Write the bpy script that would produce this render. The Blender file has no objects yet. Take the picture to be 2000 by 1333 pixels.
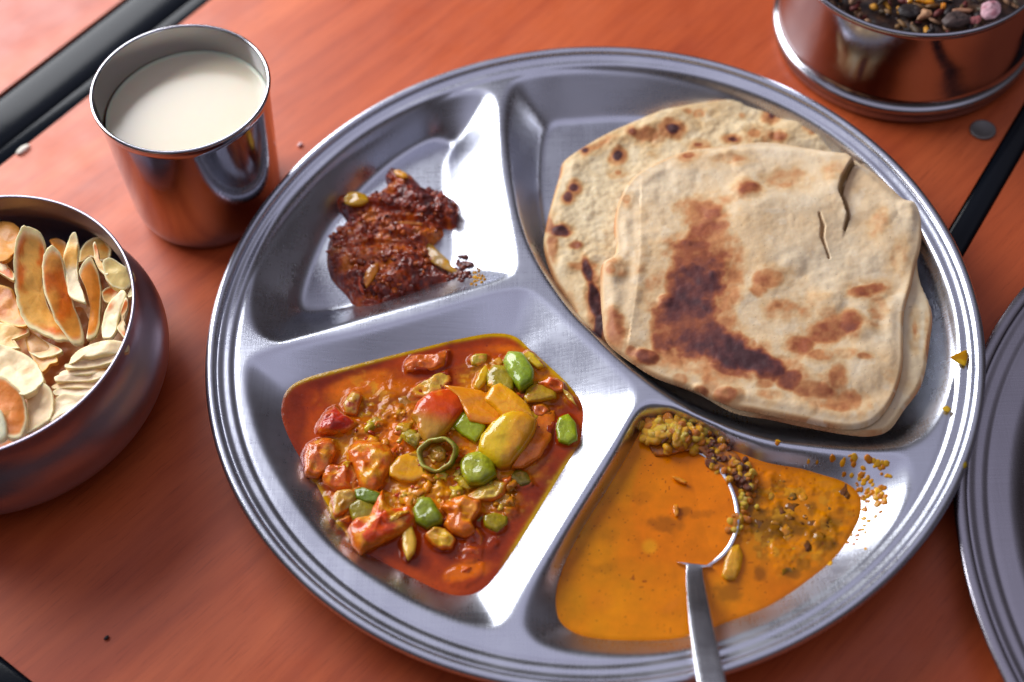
import bpy, math, random
import numpy as np
from mathutils import Vector, Matrix
random.seed(7)
S = bpy.context.scene
COL = S.collection
# ------------------------------------------------------------------ camera
FPX = 2936.4                                   # focal length in pixels of a 2000 px wide frame
CAM = np.array([0, -.3351, .4993])
yaw, pit, roll = -.0912, .9694, -.1005
_d = np.array([math.sin(yaw)*math.cos(pit), math.cos(yaw)*math.cos(pit), -math.sin(pit)])
_r = np.cross(_d, [0, 0, 1]); _r /= np.linalg.norm(_r); _u = np.cross(_r, _d)
_c, _s = math.cos(roll), math.sin(roll)
RX, UP, FW = _c*_r+_s*_u, -_s*_r+_c*_u, _d
cam = bpy.data.cameras.new('camera'); co = bpy.data.objects.new('camera', cam); COL.objects.link(co)
co.matrix_world = Matrix(((RX[0], UP[0], -FW[0], CAM[0]), (RX[1], UP[1], -FW[1], CAM[1]), (RX[2], UP[2], -FW[2], CAM[2]), (0, 0, 0, 1)))
cam.sensor_width = 36; cam.lens = FPX/2000*36; cam.clip_start = .01; cam.clip_end = 50
cam.dof.use_dof = True; cam.dof.focus_distance = .575; cam.dof.aperture_fstop = 5.0
S.camera = co
# ------------------------------------------------------------------ world and light
W = bpy.data.worlds.new('World'); S.world = W; W.use_nodes = True
nt = W.node_tree; nt.nodes.clear()
_o = nt.nodes.new('ShaderNodeOutputWorld'); _b = nt.nodes.new('ShaderNodeBackground')
_t = nt.nodes.new('ShaderNodeTexCoord'); _x = nt.nodes.new('ShaderNodeSeparateXYZ'); _cr = nt.nodes.new('ShaderNodeValToRGB')
nt.links.new(_t.outputs['Generated'], _x.inputs[0]); nt.links.new(_x.outputs['Z'], _cr.inputs[0])
e = _cr.color_ramp.elements
e[0].position = 0; e[0].color = (.05, .035, .035, 1)
e[1].position = 1; e[1].color = (.46, .44, .56, 1)
for p_, c_ in ((.3, (.04, .033, .033, 1)), (.62, (.125, .115, .130, 1)), (.78, (.24, .23, .28, 1)), (.90, (.66, .65, .82, 1))):
    q = e.new(p_); q.color = c_
nt.links.new(_cr.outputs[0], _b.inputs[0]); _b.inputs[1].default_value = .9
nt.links.new(_b.outputs[0], _o.inputs[0])

def area(name, pos, target, sx, sy, power, color):
    l = bpy.data.lights.new(name, 'AREA'); l.shape = 'RECTANGLE'; l.size = sx; l.size_y = sy; l.energy = power; l.color = color
    o = bpy.data.objects.new(name, l); COL.objects.link(o); o.location = pos
    o.rotation_euler = (Vector(target)-Vector(pos)).to_track_quat('-Z', 'Y').to_euler()
    return o
area('window_light', (-.66, .575, .45), (-.02, .02, 0), .80, .60, 16.5, (.95, .965, 1.0))
S.view_settings.view_transform = 'Standard'; S.view_settings.look = 'None'; S.view_settings.exposure = 0; S.view_settings.gamma = 1
S.cycles.max_bounces = 8; S.cycles.sample_clamp_indirect = 6

# ------------------------------------------------------------------ helpers
def at(px, py, z=0.):
    """a photo point -> the place on the level plane z"""
    px = np.asarray(px, float); py = np.asarray(py, float)
    v = FW + RX*((px-1000)/FPX)[..., None] - UP*((py-666.5)/FPX)[..., None]
    t = (z-CAM[2])/v[..., 2]
    return CAM + v*t[..., None]
def atl(pts, z=0.):
    p = np.array(pts, float); return at(p[:, 0], p[:, 1], z)
def pxy(X):
    V = X-CAM; w = V@FW
    return 1000+FPX*(V@RX)/w, 666.5-FPX*(V@UP)/w
def zm(ox, oy, s):
    return lambda pts: [(ox+x/s, oy+y/s) for x, y in pts]
def lin(r, g, b):
    f = lambda c: (c/255/12.92 if c/255 <= .04045 else ((c/255+.055)/1.055)**2.4)
    return np.array([f(r), f(g), f(b)])
def crom(P, n=8, closed=True):
    P = np.array(P, float); m = len(P); out = []
    rng = range(m) if closed else range(m-1)
    for i in rng:
        if closed: a, b, c, d = P[i-1], P[i], P[(i+1) % m], P[(i+2) % m]
        else: a, b, c, d = P[max(i-1, 0)], P[i], P[i+1], P[min(i+2, m-1)]
        for k in range(n):
            t = k/n
            out.append(.5*((2*b)+(c-a)*t+(2*a-5*b+4*c-d)*t*t+(3*b-a-3*c+d)*t**3))
    if not closed: out.append(P[-1])
    return np.array(out)
def sm(x): x = np.clip(x, 0, 1); return x*x*(3-2*x)
def vnoise(x, y, z=0., seed=0):
    x = np.asarray(x, float); y = np.asarray(y, float); z = np.zeros_like(x)+z
    xi, yi, zi = np.floor(x).astype(np.int64), np.floor(y).astype(np.int64), np.floor(z).astype(np.int64)
    fx, fy, fz = x-xi, y-yi, z-zi
    fx, fy, fz = (f*f*f*(f*(f*6-15)+10) for f in (fx, fy, fz))
    def h(a, b, c):
        n = (a*374761393+b*668265263+c*2147483647+seed*974711) & 0xffffffff
        n = ((n ^ (n >> 13))*1274126177) & 0xffffffff
        n = ((n ^ (n >> 16))*2246822519) & 0xffffffff
        return ((n ^ (n >> 15)) & 0xffffff)/float(0xffffff)
    r = 0
    for i in (0, 1):
        for j in (0, 1):
            for k in (0, 1):
                r = r+h(xi+i, yi+j, zi+k)*(fx if i else 1-fx)*(fy if j else 1-fy)*(fz if k else 1-fz)
    return r*2-1
def fbm(x, y, z=0., o=4, seed=0):
    r = 0; a = 1; t = 0
    for k in range(o):
        r = r+a*vnoise(x*2**k, y*2**k, np.asarray(z)*2**k, seed+k*17); t += a; a *= .5
    return r/t
def sdist(X, Y, poly, need_sign=True):
    """signed distance to a closed polygon, positive inside"""
    sh = X.shape; X = X.ravel(); Y = Y.ravel()
    P = np.asarray(poly)[:, :2]; A = P; B = np.roll(P, -1, 0)
    best = np.full(X.shape, 1e9); ins = np.zeros(X.shape, bool)
    for (ax, ay), (bx, by) in zip(A, B):
        ex, ey = bx-ax, by-ay; L = ex*ex+ey*ey+1e-18
        t = np.clip(((X-ax)*ex+(Y-ay)*ey)/L, 0, 1)
        best = np.minimum(best, (X-ax-ex*t)**2+(Y-ay-ey*t)**2)
        c = (ay > Y) != (by > Y)
        if ey != 0: ins ^= c & (X < (bx-ax)*(Y-ay)/ey+ax)
    d = np.sqrt(best)
    return (np.where(ins, d, -d)).reshape(sh)
def nearest(X, Y, poly):
    P = np.asarray(poly)[:, :2]; A = P; B = np.roll(P, -1, 0)
    best = np.full(X.shape, 1e9); nx = X.copy(); ny = Y.copy()
    for (ax, ay), (bx, by) in zip(A, B):
        ex, ey = bx-ax, by-ay; L = ex*ex+ey*ey+1e-18
        t = np.clip(((X-ax)*ex+(Y-ay)*ey)/L, 0, 1)
        qx, qy = ax+ex*t, ay+ey*t; d = (X-qx)**2+(Y-qy)**2
        m = d < best; best = np.where(m, d, best); nx = np.where(m, qx, nx); ny = np.where(m, qy, ny)
    return nx, ny

def mesh(name, V, F, mat, parent=None, smooth=True, col=None, loc=None):
    me = bpy.data.meshes.new(name)
    V = np.asarray(V, float)
    if isinstance(F, np.ndarray):
        nv, nf, k = len(V), len(F), F.shape[1]
        me.vertices.add(nv); me.vertices.foreach_set('co', V.ravel())
        me.loops.add(nf*k); me.loops.foreach_set('vertex_index', F.ravel().astype(np.int32))
        me.polygons.add(nf); me.polygons.foreach_set('loop_start', np.arange(0, nf*k, k, dtype=np.int32))
        me.update(calc_edges=True)
    else:
        me.from_pydata([tuple(v) for v in V], [], F); me.update()
    me.validate()
    if smooth: me.polygons.foreach_set('use_smooth', [True]*len(me.polygons))
    if col is not None:
        a = me.attributes.new('Col', 'FLOAT_COLOR', 'POINT')
        c = np.ones((len(V), 4)); c[:, :3] = np.clip(col, 0, 1); a.data.foreach_set('color', c.ravel())
    if mat: me.materials.append(mat)
    o = bpy.data.objects.new(name, me); COL.objects.link(o)
    if parent: o.parent = parent
    return o
def tag(o, label=None, cat=None, group=None, kind=None):
    if label: o['label'] = label
    if cat: o['category'] = cat
    if group: o['group'] = group
    if kind: o['kind'] = kind
    return o
def empty(name, loc, label, cat, group=None):
    o = bpy.data.objects.new(name, None); o.empty_display_size = .01; o.location = loc; COL.objects.link(o)
    return tag(o, label, cat, group)
def place(root, *kids):
    """give children under a moved Empty their world place back"""
    for k in kids: k.matrix_parent_inverse = Matrix.Translation(root.location).inverted()

def lathe(name, prof, mat, parent=None, n=160, c=(0, 0), wob=0.):
    prof = np.array(prof, float); m = len(prof); th = np.arange(n)*2*math.pi/n
    V = []
    for r, z in prof:
        w = 1+wob*np.sin(2*th+.6)
        V.append(np.c_[c[0]+r*w*np.cos(th), c[1]+r*w*np.sin(th), np.full(n, z)])
    V = np.concatenate(V); F = []
    j = np.arange(n); k = (j+1) % n
    for i in range(m-1): F.append(np.c_[i*n+j, i*n+k, (i+1)*n+k, (i+1)*n+j])
    return mesh(name, V, np.concatenate(F), mat, parent)
def arc(cx, cz, r, a0, a1, n=8):
    return [(cx+r*math.cos(math.radians(a0+(a1-a0)*i/n)), cz+r*math.sin(math.radians(a0+(a1-a0)*i/n))) for i in range(n+1)]

def field(name, outline, zref, hfun, mat, step=.0005, thick=None, zbot=None, colf=None, parent=None, n=8, world=False):
    """a surface over an outline: hfun(X,Y,d,PX,PY)->z ; thick or zbot closes it underneath"""
    P = crom(outline, n) if world else crom(atl(outline, zref)[:, :2], n)
    x0, y0 = P.min(0)-2*step; x1, y1 = P.max(0)+2*step
    nx, ny = int((x1-x0)/step)+1, int((y1-y0)/step)+1
    X, Y = np.meshgrid(x0+np.arange(nx)*step, y0+np.arange(ny)*step)
    D = sdist(X, Y, P); ins = D > step*.15
    cell = ins[:-1, :-1] | ins[1:, :-1] | ins[:-1, 1:] | ins[1:, 1:]
    use = np.zeros_like(ins); use[:-1, :-1] |= cell; use[1:, :-1] |= cell; use[:-1, 1:] |= cell; use[1:, 1:] |= cell
    out = use & ~ins
    X[out], Y[out] = nearest(X[out], Y[out], P); D[out] = 0; D[~use] = 0
    idx = -np.ones(ins.shape, int); idx[use] = np.arange(use.sum())
    x, y, d = X[use], Y[use], D[use]
    u, v = pxy(np.c_[x, y, np.full(len(x), zref)])
    z = hfun(x, y, d, u, v)
    V = np.c_[x, y, z]
    F = np.stack([idx[:-1, :-1], idx[:-1, 1:], idx[1:, 1:], idx[1:, :-1]], -1)[cell]
    col = colf(x, y, d, u, v, z) if colf else None
    N = len(V)
    if thick is not None or zbot is not None:
        zb = (z-thick*sm(d/.002)) if thick is not None else np.minimum(np.full(N, zbot), z)
        edge = {}
        E = np.concatenate([F[:, [0, 1]], F[:, [1, 2]], F[:, [2, 3]], F[:, [3, 0]]])
        key = E.min(1)*N+E.max(1); uq, inv, cnt = np.unique(key, return_inverse=True, return_counts=True)
        be = E[cnt[inv] == 1]
        V = np.concatenate([V, np.c_[x, y, zb]])
        F = np.concatenate([F, F[:, ::-1]+N, np.c_[be[:, 1], be[:, 0], be[:, 0]+N, be[:, 1]+N]])
        if col is not None: col = np.concatenate([col, col])
    return mesh(name, V, F, mat, parent, col=col)

# ------------------------------------------------------------------ materials
def newmat(name):
    m = bpy.data.materials.new(name); m.use_nodes = True
    n = m.node_tree; b = n.nodes['Principled BSDF']
    return m, n, b
def node(n, t, **k):
    x = n.nodes.new(t)
    for a, b in k.items():
        if a in x.inputs: x.inputs[a].default_value = b
        else: setattr(x, a, b)
    return x
def noise_n(n, scale, detail=4, rough=.5, vec=None, dist=0.):
    x = n.nodes.new('ShaderNodeTexNoise'); x.inputs['Scale'].default_value = scale; x.inputs['Detail'].default_value = detail
    x.inputs['Roughness'].default_value = rough; x.inputs['Distortion'].default_value = dist
    if vec: n.links.new(vec, x.inputs['Vector'])
    return x
def ramp(n, src, stops):
    r = n.nodes.new('ShaderNodeValToRGB'); e = r.color_ramp.elements
    e[0].position, e[0].color = stops[0][0], tuple(stops[0][1])+(1,)
    e[1].position, e[1].color = stops[-1][0], tuple(stops[-1][1])+(1,)
    for p, c in stops[1:-1]:
        q = e.new(p); q.color = tuple(c)+(1,)
    n.links.new(src, r.inputs[0]); return r
def bump(n, b, src, strength, dist, prev=None):
    x = n.nodes.new('ShaderNodeBump'); x.inputs['Strength'].default_value = strength; x.inputs['Distance'].default_value = dist
    n.links.new(src, x.inputs['Height'])
    if prev: n.links.new(prev.outputs[0], x.inputs['Normal'])
    n.links.new(x.outputs[0], b.inputs['Normal']); return x
def maprange(n, src, a, b, c, d):
    x = n.nodes.new('ShaderNodeMapRange')
    for i, v in zip((1, 2, 3, 4), (a, b, c, d)): x.inputs[i].default_value = v
    n.links.new(src, x.inputs[0]); return x

def metal(name, base, r0, r1, scratch=.25, smear=0.):
    m, n, b = newmat(name); b.inputs['Metallic'].default_value = 1
    tc = node(n, 'ShaderNodeTexCoord').outputs['Object']
    big = noise_n(n, 38, 5, .6, tc)
    mp = node(n, 'ShaderNodeMapping'); n.links.new(tc, mp.inputs[0]); mp.inputs['Rotation'].default_value = (0, 0, .9); mp.inputs['Scale'].default_value = (1500, 45, 400)
    sc = noise_n(n, 1, 3, .6, mp.outputs[0])
    mp2 = node(n, 'ShaderNodeMapping'); n.links.new(tc, mp2.inputs[0]); mp2.inputs['Rotation'].default_value = (0, 0, -.5); mp2.inputs['Scale'].default_value = (35, 1300, 400)
    sc2 = noise_n(n, 1, 3, .6, mp2.outputs[0])
    ad = node(n, 'ShaderNodeMath', operation='ADD'); n.links.new(sc.outputs[0], ad.inputs[0]); n.links.new(sc2.outputs[0], ad.inputs[1])
    rr = maprange(n, big.outputs[0], .35, .68, r0, r1)
    ra = node(n, 'ShaderNodeMath', operation='MULTIPLY_ADD'); n.links.new(ad.outputs[0], ra.inputs[0]); ra.inputs[1].default_value = .10; ra.inputs[2].default_value = -.10
    rs = node(n, 'ShaderNodeMath', operation='ADD'); n.links.new(rr.outputs[0], rs.inputs[0]); n.links.new(ra.outputs[0], rs.inputs[1])
    n.links.new(rs.outputs[0], b.inputs['Roughness'])
    cr = ramp(n, big.outputs[0], [(.3, [c*.95 for c in base]), (.62, base)])
    n.links.new(cr.outputs[0], b.inputs['Base Color'])
    b1 = bump(n, b, ad.outputs[0], scratch, .00006)
    dent = noise_n(n, 16, 2, .5, tc)
    bump(n, b, dent.outputs[0], .35, .0014, b1)
    return m
M_plate = metal('brushed_steel', (.66, .68, .76), .25, .33, .40)
M_cup = metal('polished_steel', (.46, .46, .50), .10, .17, .2)
M_bowl = metal('dull_steel', (.42, .38, .46), .36, .42, .10)
M_shade = metal('shaded_steel', (.40, .38, .43), .24, .32, .3)  # second thali's steel, darkened: shade and dark reflections put into the colour
M_spoon = metal('spoon_steel', (.78, .79, .86), .18, .30, .2)

def wood():
    m, n, b = newmat('orange_laminate')
    tc = node(n, 'ShaderNodeTexCoord').outputs['Object']
    mp = node(n, 'ShaderNodeMapping'); n.links.new(tc, mp.inputs[0]); mp.inputs['Rotation'].default_value = (0, 0, -math.radians(47))
    st = node(n, 'ShaderNodeMapping'); n.links.new(mp.outputs[0], st.inputs[0]); st.inputs['Scale'].default_value = (3.2, 17, 1)
    fig = noise_n(n, 1, 3, .55, st.outputs[0], 1.6)
    c1 = ramp(n, fig.outputs[0], [(.3, lin(170, 68, 32)), (.5, lin(197, 90, 45)), (.72, lin(212, 104, 56))])
    s2 = node(n, 'ShaderNodeMapping'); n.links.new(mp.outputs[0], s2.inputs[0]); s2.inputs['Scale'].default_value = (70, 1100, 1)
    gr = noise_n(n, 1, 3, .7, s2.outputs[0])
    mx = node(n, 'ShaderNodeMix', data_type='RGBA', blend_type='MULTIPLY'); mx.inputs[0].default_value = .75
    g2 = ramp(n, gr.outputs[0], [(.30, (.70, .60, .58)), (.45, (1, 1, 1)), (.8, (1.0, 1.0, 1.0))])
    n.links.new(c1.outputs[0], mx.inputs[6]); n.links.new(g2.outputs[0], mx.inputs[7])
    s3 = node(n, 'ShaderNodeMapping'); n.links.new(mp.outputs[0], s3.inputs[0]); s3.inputs['Scale'].default_value = (18, 260, 1)
    g3 = noise_n(n, 1, 2, .5, s3.outputs[0])
    g4 = ramp(n, g3.outputs[0], [(.3, (.86, .8, .8)), (.6, (1, 1, 1))])
    m2 = node(n, 'ShaderNodeMix', data_type='RGBA', blend_type='MULTIPLY'); m2.inputs[0].default_value = .8
    n.links.new(mx.outputs[2], m2.inputs[6]); n.links.new(g4.outputs[0], m2.inputs[7])
    n.links.new(m2.outputs[2], b.inputs['Base Color'])
    sp = noise_n(n, 55, 4, .6, tc)
    rr = maprange(n, sp.outputs[0], .3, .7, .34, .48); n.links.new(rr.outputs[0], b.inputs['Roughness'])
    b1 = bump(n, b, gr.outputs[0], .12, .0001)
    pe = noise_n(n, 900, 2, .5, tc); bump(n, b, pe.outputs[0], .10, .00012, b1)
    b.inputs['Specular IOR Level'].default_value = .42
    return m
M_wood = wood()
def plain(name, c, rough, spec=.5, bs=None, **k):
    m, n, b = newmat(name); b.inputs['Base Color'].default_value = tuple(c)+(1,); b.inputs['Roughness'].default_value = rough
    b.inputs['Specular IOR Level'].default_value = spec
    if bs:
        tc = node(n, 'ShaderNodeTexCoord').outputs['Object']
        x = noise_n(n, bs[0], 4, .6, tc); bump(n, b, x.outputs[0], bs[1], bs[2])
    for a, v in k.items(): b.inputs[a].default_value = v
    return m
M_black = plain('black_moulding', (.004, .006, .010), .20, .14, (400, .15, .0002))
M_floor = plain('dark_floor', (.06, .05, .045), .7)

def food(name, rough, var=.25, vscale=260, bscale=500, bstr=.3, bdist=.0004, sss=.0, coat=0., spec=.5, srad=(1, .35, .12), speck=None, big=None):
    m, n, b = newmat(name)
    tc = node(n, 'ShaderNodeTexCoord').outputs['Object']
    a = node(n, 'ShaderNodeAttribute', attribute_name='Col')
    v = noise_n(n, vscale, 5, .6, tc)
    mr = maprange(n, v.outputs[0], .3, .7, 1-var, 1+var)
    mx = node(n, 'ShaderNodeMix', data_type='RGBA', blend_type='MULTIPLY'); mx.inputs[0].default_value = 1
    n.links.new(a.outputs['Color'], mx.inputs[6]); n.links.new(mr.outputs[0], mx.inputs[7])
    outc = mx.outputs[2]
    if speck:
        s = noise_n(n, speck[0], 2, .5, tc); r = ramp(n, s.outputs[0], [(speck[1], (0, 0, 0)), (speck[1]+.05, (1, 1, 1))])
        m3 = node(n, 'ShaderNodeMix', data_type='RGBA', blend_type='MIX'); n.links.new(r.outputs[0], m3.inputs[0])
        n.links.new(outc, m3.inputs[6]); m3.inputs[7].default_value = tuple(speck[2])+(1,); outc = m3.outputs[2]
    n.links.new(outc, b.inputs['Base Color'])
    b.inputs['Roughness'].default_value = rough; b.inputs['Specular IOR Level'].default_value = spec
    if sss:
        b.inputs['Subsurface Weight'].default_value = sss; b.inputs['Subsurface Radius'].default_value = srad; b.inputs['Subsurface Scale'].default_value = .0028
    if coat: b.inputs['Coat Weight'].default_value = coat; b.inputs['Coat Roughness'].default_value = .07
    x = noise_n(n, bscale, 5, .6, tc); p = bump(n, b, x.outputs[0], bstr, bdist)
    if big: y = noise_n(n, big[0], 3, .5, tc); p2 = bump(n, b, y.outputs[0], big[1], big[2], p)
    if coat and big: cb = node(n, 'ShaderNodeBump'); cb.inputs['Strength'].default_value = big[1]; cb.inputs['Distance'].default_value = big[2]; n.links.new(y.outputs[0], cb.inputs['Height']); n.links.new(cb.outputs[0], b.inputs['Coat Normal'])
    return m
M_wet = food('wet_vegetable', .36, .26, 330, 480, .55, .0008, sss=.45, coat=.85, spec=.15, srad=(1, .5, .15), big=(190, .5, .0012))
M_skin = food('glossy_pepper_skin', .30, .10, 160, 150, .45, .0012, sss=.45, coat=.9, spec=.15, srad=(1, .6, .15), big=(260, .35, .0009))
M_gravy = food('oily_gravy', .13, .18, 240, 300, .30, .0006, sss=.0, coat=.0, spec=.32, speck=(900, .70, lin(120, 20, 5)))
M_dal = food('dal_gravy', .14, .12, 150, 160, .10, .0005, coat=.0, spec=.22, speck=(1000, .715, lin(110, 40, 5)))
M_pickle = food('pickle_masala', .36, .40, 420, 900, .5, .0007, coat=.85, spec=.2, big=(300, .8, .0018))
M_roti = food('roti_dough', .58, .07, 200, 900, .30, .00025, sss=.10, spec=.3, srad=(1, .7, .4), big=(110, .35, .0011))
M_chip = food('fried_chip', .42, .14, 240, 600, .45, .0004, sss=.25, spec=.4, srad=(1, .6, .3))
M_milk = plain('buttermilk', lin(226, 212, 184), .22, .45, (120, .10, .0004), **{'Subsurface Weight': .5, 'Subsurface Scale': .004})
M_dry = food('dry_spice', .6, .35, 500, 900, .6, .0005)

# ------------------------------------------------------------------ table
def dirv(a): return np.array([math.cos(math.radians(a)), math.sin(math.radians(a))])
def strip_box(name, poly, z0, z1, mat, parent=None):
    n = len(poly); V = [(x, y, z0) for x, y in poly]+[(x, y, z1) for x, y in poly]
    F = [tuple(range(n, 2*n)), tuple(range(n-1, -1, -1))]+[(i, (i+1) % n, n+(i+1) % n, n+i) for i in range(n)]
    return mesh(name, V, F, mat, parent, smooth=False)
def bead(name, a, b, w, hgt, drop, mat, parent=None, n=12, side=1):
    """a rounded edge moulding from a to b; it spans w to the left of the direction of travel"""
    a, b = np.array(a), np.array(b); t = (b-a)/np.linalg.norm(b-a); nrm = np.array([-t[1], t[0]])*side
    prof = [(0, -drop)]+[(w/2-w/2*math.cos(math.pi*i/n), hgt*math.sin(math.pi*i/n)**.8-max(hgt-.0002, .0002 if w < .02 else 0)) for i in range(n+1)]+[(w, -drop)]
    V = [];
    for e_ in (a, b):
        for s_, z in prof: V.append((*(e_+nrm*s_), z))
    m = len(prof); F = [(i, i+1, m+i+1, m+i) for i in range(m-1)]+[tuple(range(m))[::-1], tuple(range(m, 2*m))]
    return mesh(name, V, F, mat, parent)
u1 = dirv(51.); n1 = np.array([-u1[1], u1[0]])      # upper left edge
u2 = dirv(58.); n2 = np.array([u2[1], -u2[0]])      # right edge, outward
u3 = dirv(-36.)
L1 = np.array([-.2230, .1565])                       # on our edge, inner side of its moulding
L2 = at(1860, 435, 0)[:2]
L3 = at(35, 1309, 0)[:2]
def meet(p, u, q, v):
    A = np.array([u, -v]).T; s = np.linalg.solve(A, q-p); return p+u*s[0]
c13 = meet(L1, u1, L3, u3); c23 = meet(L2, u2, L3, u3)
far1, far2 = L1+u1*.75, L2+u2*.65
table = empty('cafe_table', (0, 0, 0), 'orange wood grain cafe table with black edging, the round thali standing on it', 'table')
strip_box('tabletop', [c13, c23, far2, far1], -.024, 0, M_wood, table)
bead('edge_moulding', c13, far1, .0085, .0012, .024, M_black, table)
bead('edge_moulding', far2, c23, .0104, .0022, .024, M_black, table, side=1)
bead('edge_moulding', c23, c13, .010, .0016, .024, M_black, table, side=1)
t2 = empty('cafe_table', (-.4, .4, 0), 'second orange table past the broad black edging in the upper left corner', 'table')
P0 = L1+n1*.0095
b2 = bead('edge_moulding', P0-u1*.4, P0+u1*.9, .0265, .0035, .024, M_black, t2)
Q0 = P0+n1*.0265
tt2 = strip_box('tabletop', [Q0-u1*.4, Q0+u1*.9, Q0+u1*.9+n1*.5, Q0-u1*.4+n1*.5], -.024, -.0004, M_wood, t2)
place(t2, b2, tt2)
t3 = empty('cafe_table', (.35, .1, 0), 'third orange table beyond the thin black strip at the right edge', 'table')
R0 = L2+n2*.0108
tt3 = strip_box('tabletop', [R0-u2*.6, R0+n2*.5-u2*.6, R0+n2*.5+u2*.6, R0+u2*.6], -.024, -.0006, M_wood, t3)
place(t3, tt3)
V = [(-4, -4, -.74), (4, -4, -.74), (4, 4, -.74), (-4, 4, -.74)]
tag(mesh('floor', V, [(0, 1, 2, 3)], M_floor, smooth=False), kind='structure')
def legs(root, cx, cy):
    k = []
    for dx, dy in ((.0, .0),):
        k.append(lathe('pedestal', [(.0, -.024), (.12, -.0245), (.12, -.032), (.03, -.034), (.03, -.70), (.16, -.715), (.19, -.74)], M_black, root, 32, (cx+dx, cy+dy)))
    place(root, *k)
legs(table, .02, .12); legs(t2, -.42, .42); legs(t3, .42, .02)

# ------------------------------------------------------------------ thali
ZT, ZF = .0175, .0015
ZC, ZD = .0100, .0105
z5 = zm(480, 60, 2.5); z4 = zm(380, 480, 4.443); z8 = zm(900, 480, 3.332); z7 = zm(380, 733, 2.2214); zD = zm(1040, 780, 2.2222); zC = zm(520, 620, 2.2212); zP = zm(580, 280, 3.7023)
A_top = [(940, 178), (880, 184), (800, 215), (720, 255), (640, 318), (560, 398), (505, 500), (488, 590), (500, 642), (540, 666), (583, 657), (680, 630), (800, 597), (900, 570), (975, 548), (1005, 528), (1004, 480), (990, 410), (975, 330), (969, 250), (964, 200)]
A_floor = [(885, 285), (872, 325), (874, 400), (890, 470), (880, 530), (830, 560), (720, 592), (625, 612), (590, 600), (600, 540), (640, 450), (700, 375), (770, 312), (840, 272)]
B_top = [(1000, 166), (1050, 143), (1180, 130), (1300, 138), (1400, 158), (1500, 194), (1590, 242), (1680, 310), (1760, 398), (1820, 495), (1858, 590), (1868, 680), (1856, 760), (1825, 830), (1780, 868), (1710, 880), (1600, 872), (1490, 856), (1377, 815), (1290, 762), (1245, 728), (1200, 690), (1161, 652), (1110, 600), (1055, 520), (1022, 450), (1004, 380), (992, 300), (986, 230)]
B_floor = [(1072, 250), (1130, 238), (1240, 233), (1340, 240), (1450, 262), (1560, 310), (1650, 380), (1730, 470), (1780, 570), (1795, 680), (1780, 760), (1740, 812), (1680, 838), (1600, 842), (1480, 832), (1370, 800), (1290, 755), (1220, 700), (1160, 635), (1100, 560), (1068, 480), (1055, 400), (1054, 320)]
C_top = [(490, 702), (530, 684), (600, 668), (700, 648), (800, 622), (900, 593), (980, 570), (1030, 568), (1075, 600), (1130, 655), (1190, 710), (1235, 755), (1240, 790), (1215, 835), (1150, 935), (1080, 1050), (1020, 1150), (985, 1212), (945, 1225), (860, 1200), (760, 1150), (650, 1070), (570, 975), (515, 880), (487, 790), (480, 735)]
C_liq = [(550, 795), (562, 762), (600, 738), (700, 711), (800, 686), (900, 662), (965, 652), (1008, 660), (1042, 692), (1085, 728), (1122, 768), (1138, 805), (1130, 865), (1098, 920), (1050, 1000), (1000, 1080), (950, 1145), (908, 1163), (860, 1155), (780, 1115), (700, 1070), (655, 1010), (612, 935), (572, 870), (553, 825)]
D_top = [(1262, 792), (1300, 796), (1400, 835), (1500, 866), (1600, 882), (1700, 885), (1752, 890), (1778, 915), (1775, 965), (1735, 1045), (1650, 1130), (1550, 1198), (1430, 1248), (1300, 1278), (1170, 1280), (1070, 1262), (1030, 1230), (1025, 1190), (1050, 1130), (1130, 1005), (1200, 890), (1235, 825)]
D_liq = [(1240, 858), (1262, 828), (1320, 818), (1380, 838), (1410, 868), (1450, 885), (1500, 903), (1560, 913), (1600, 925), (1652, 943), (1678, 970), (1680, 1003), (1665, 1040), (1630, 1090), (1570, 1140), (1500, 1185), (1420, 1216), (1350, 1243), (1280, 1252), (1180, 1250), (1125, 1238), (1095, 1215), (1085, 1180), (1088, 1140), (1105, 1090), (1135, 1030), (1180, 960), (1222, 890)]
def compartments(X, Y):
    H = np.full(X.shape, ZT)
    def two(top, low, zl, deep):
        T = crom(atl(top, ZT)[:, :2], 5); Lw = crom(atl(low, zl)[:, :2], 5)
        dt = sdist(X, Y, T); dl = sdist(X, Y, Lw)
        a = np.clip(dt, 0, None); b = np.clip(-dl, 0, None)
        s = np.where(a+b > 1e-9, a/(a+b+1e-12), 0)
        z = ZT+(zl-ZT)*s
        if deep: z = np.where(dl > 0, np.maximum(ZF, zl-dl*.7), z)
        return np.where(dt > 0, z, ZT)
    for args in ((A_top, A_floor, ZF, 0), (B_top, B_floor, ZF, 0), (C_top, C_liq, ZC, 1), (D_top, D_liq, ZD, 1)):
        H = np.minimum(H, two(*args))
    return H
def blur(H, s):
    k = np.arange(-int(3*s)-1, int(3*s)+2); g = np.exp(-k*k/(2*s*s)); g /= g.sum(); p = len(k)//2
    H = np.pad(H, p, mode='edge')
    H = np.apply_along_axis(lambda v: np.convolve(v, g, 'valid'), 0, H); return np.apply_along_axis(lambda v: np.convolve(v, g, 'valid'), 1, H)
GS = .0005; gx = np.arange(-.152, .1525, GS); GX, GY = np.meshgrid(gx, gx)
HM = blur(compartments(GX, GY), 1.9)
def hat(x, y):
    i = np.clip((x-gx[0])/GS, 0, len(gx)-1.001); j = np.clip((y-gx[0])/GS, 0, len(gx)-1.001)
    i0, j0 = i.astype(int), j.astype(int); fi, fj = i-i0, j-j0
    return HM[j0, i0]*(1-fi)*(1-fj)+HM[j0, i0+1]*fi*(1-fj)+HM[j0+1, i0]*(1-fi)*fj+HM[j0+1, i0+1]*fi*fj
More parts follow.
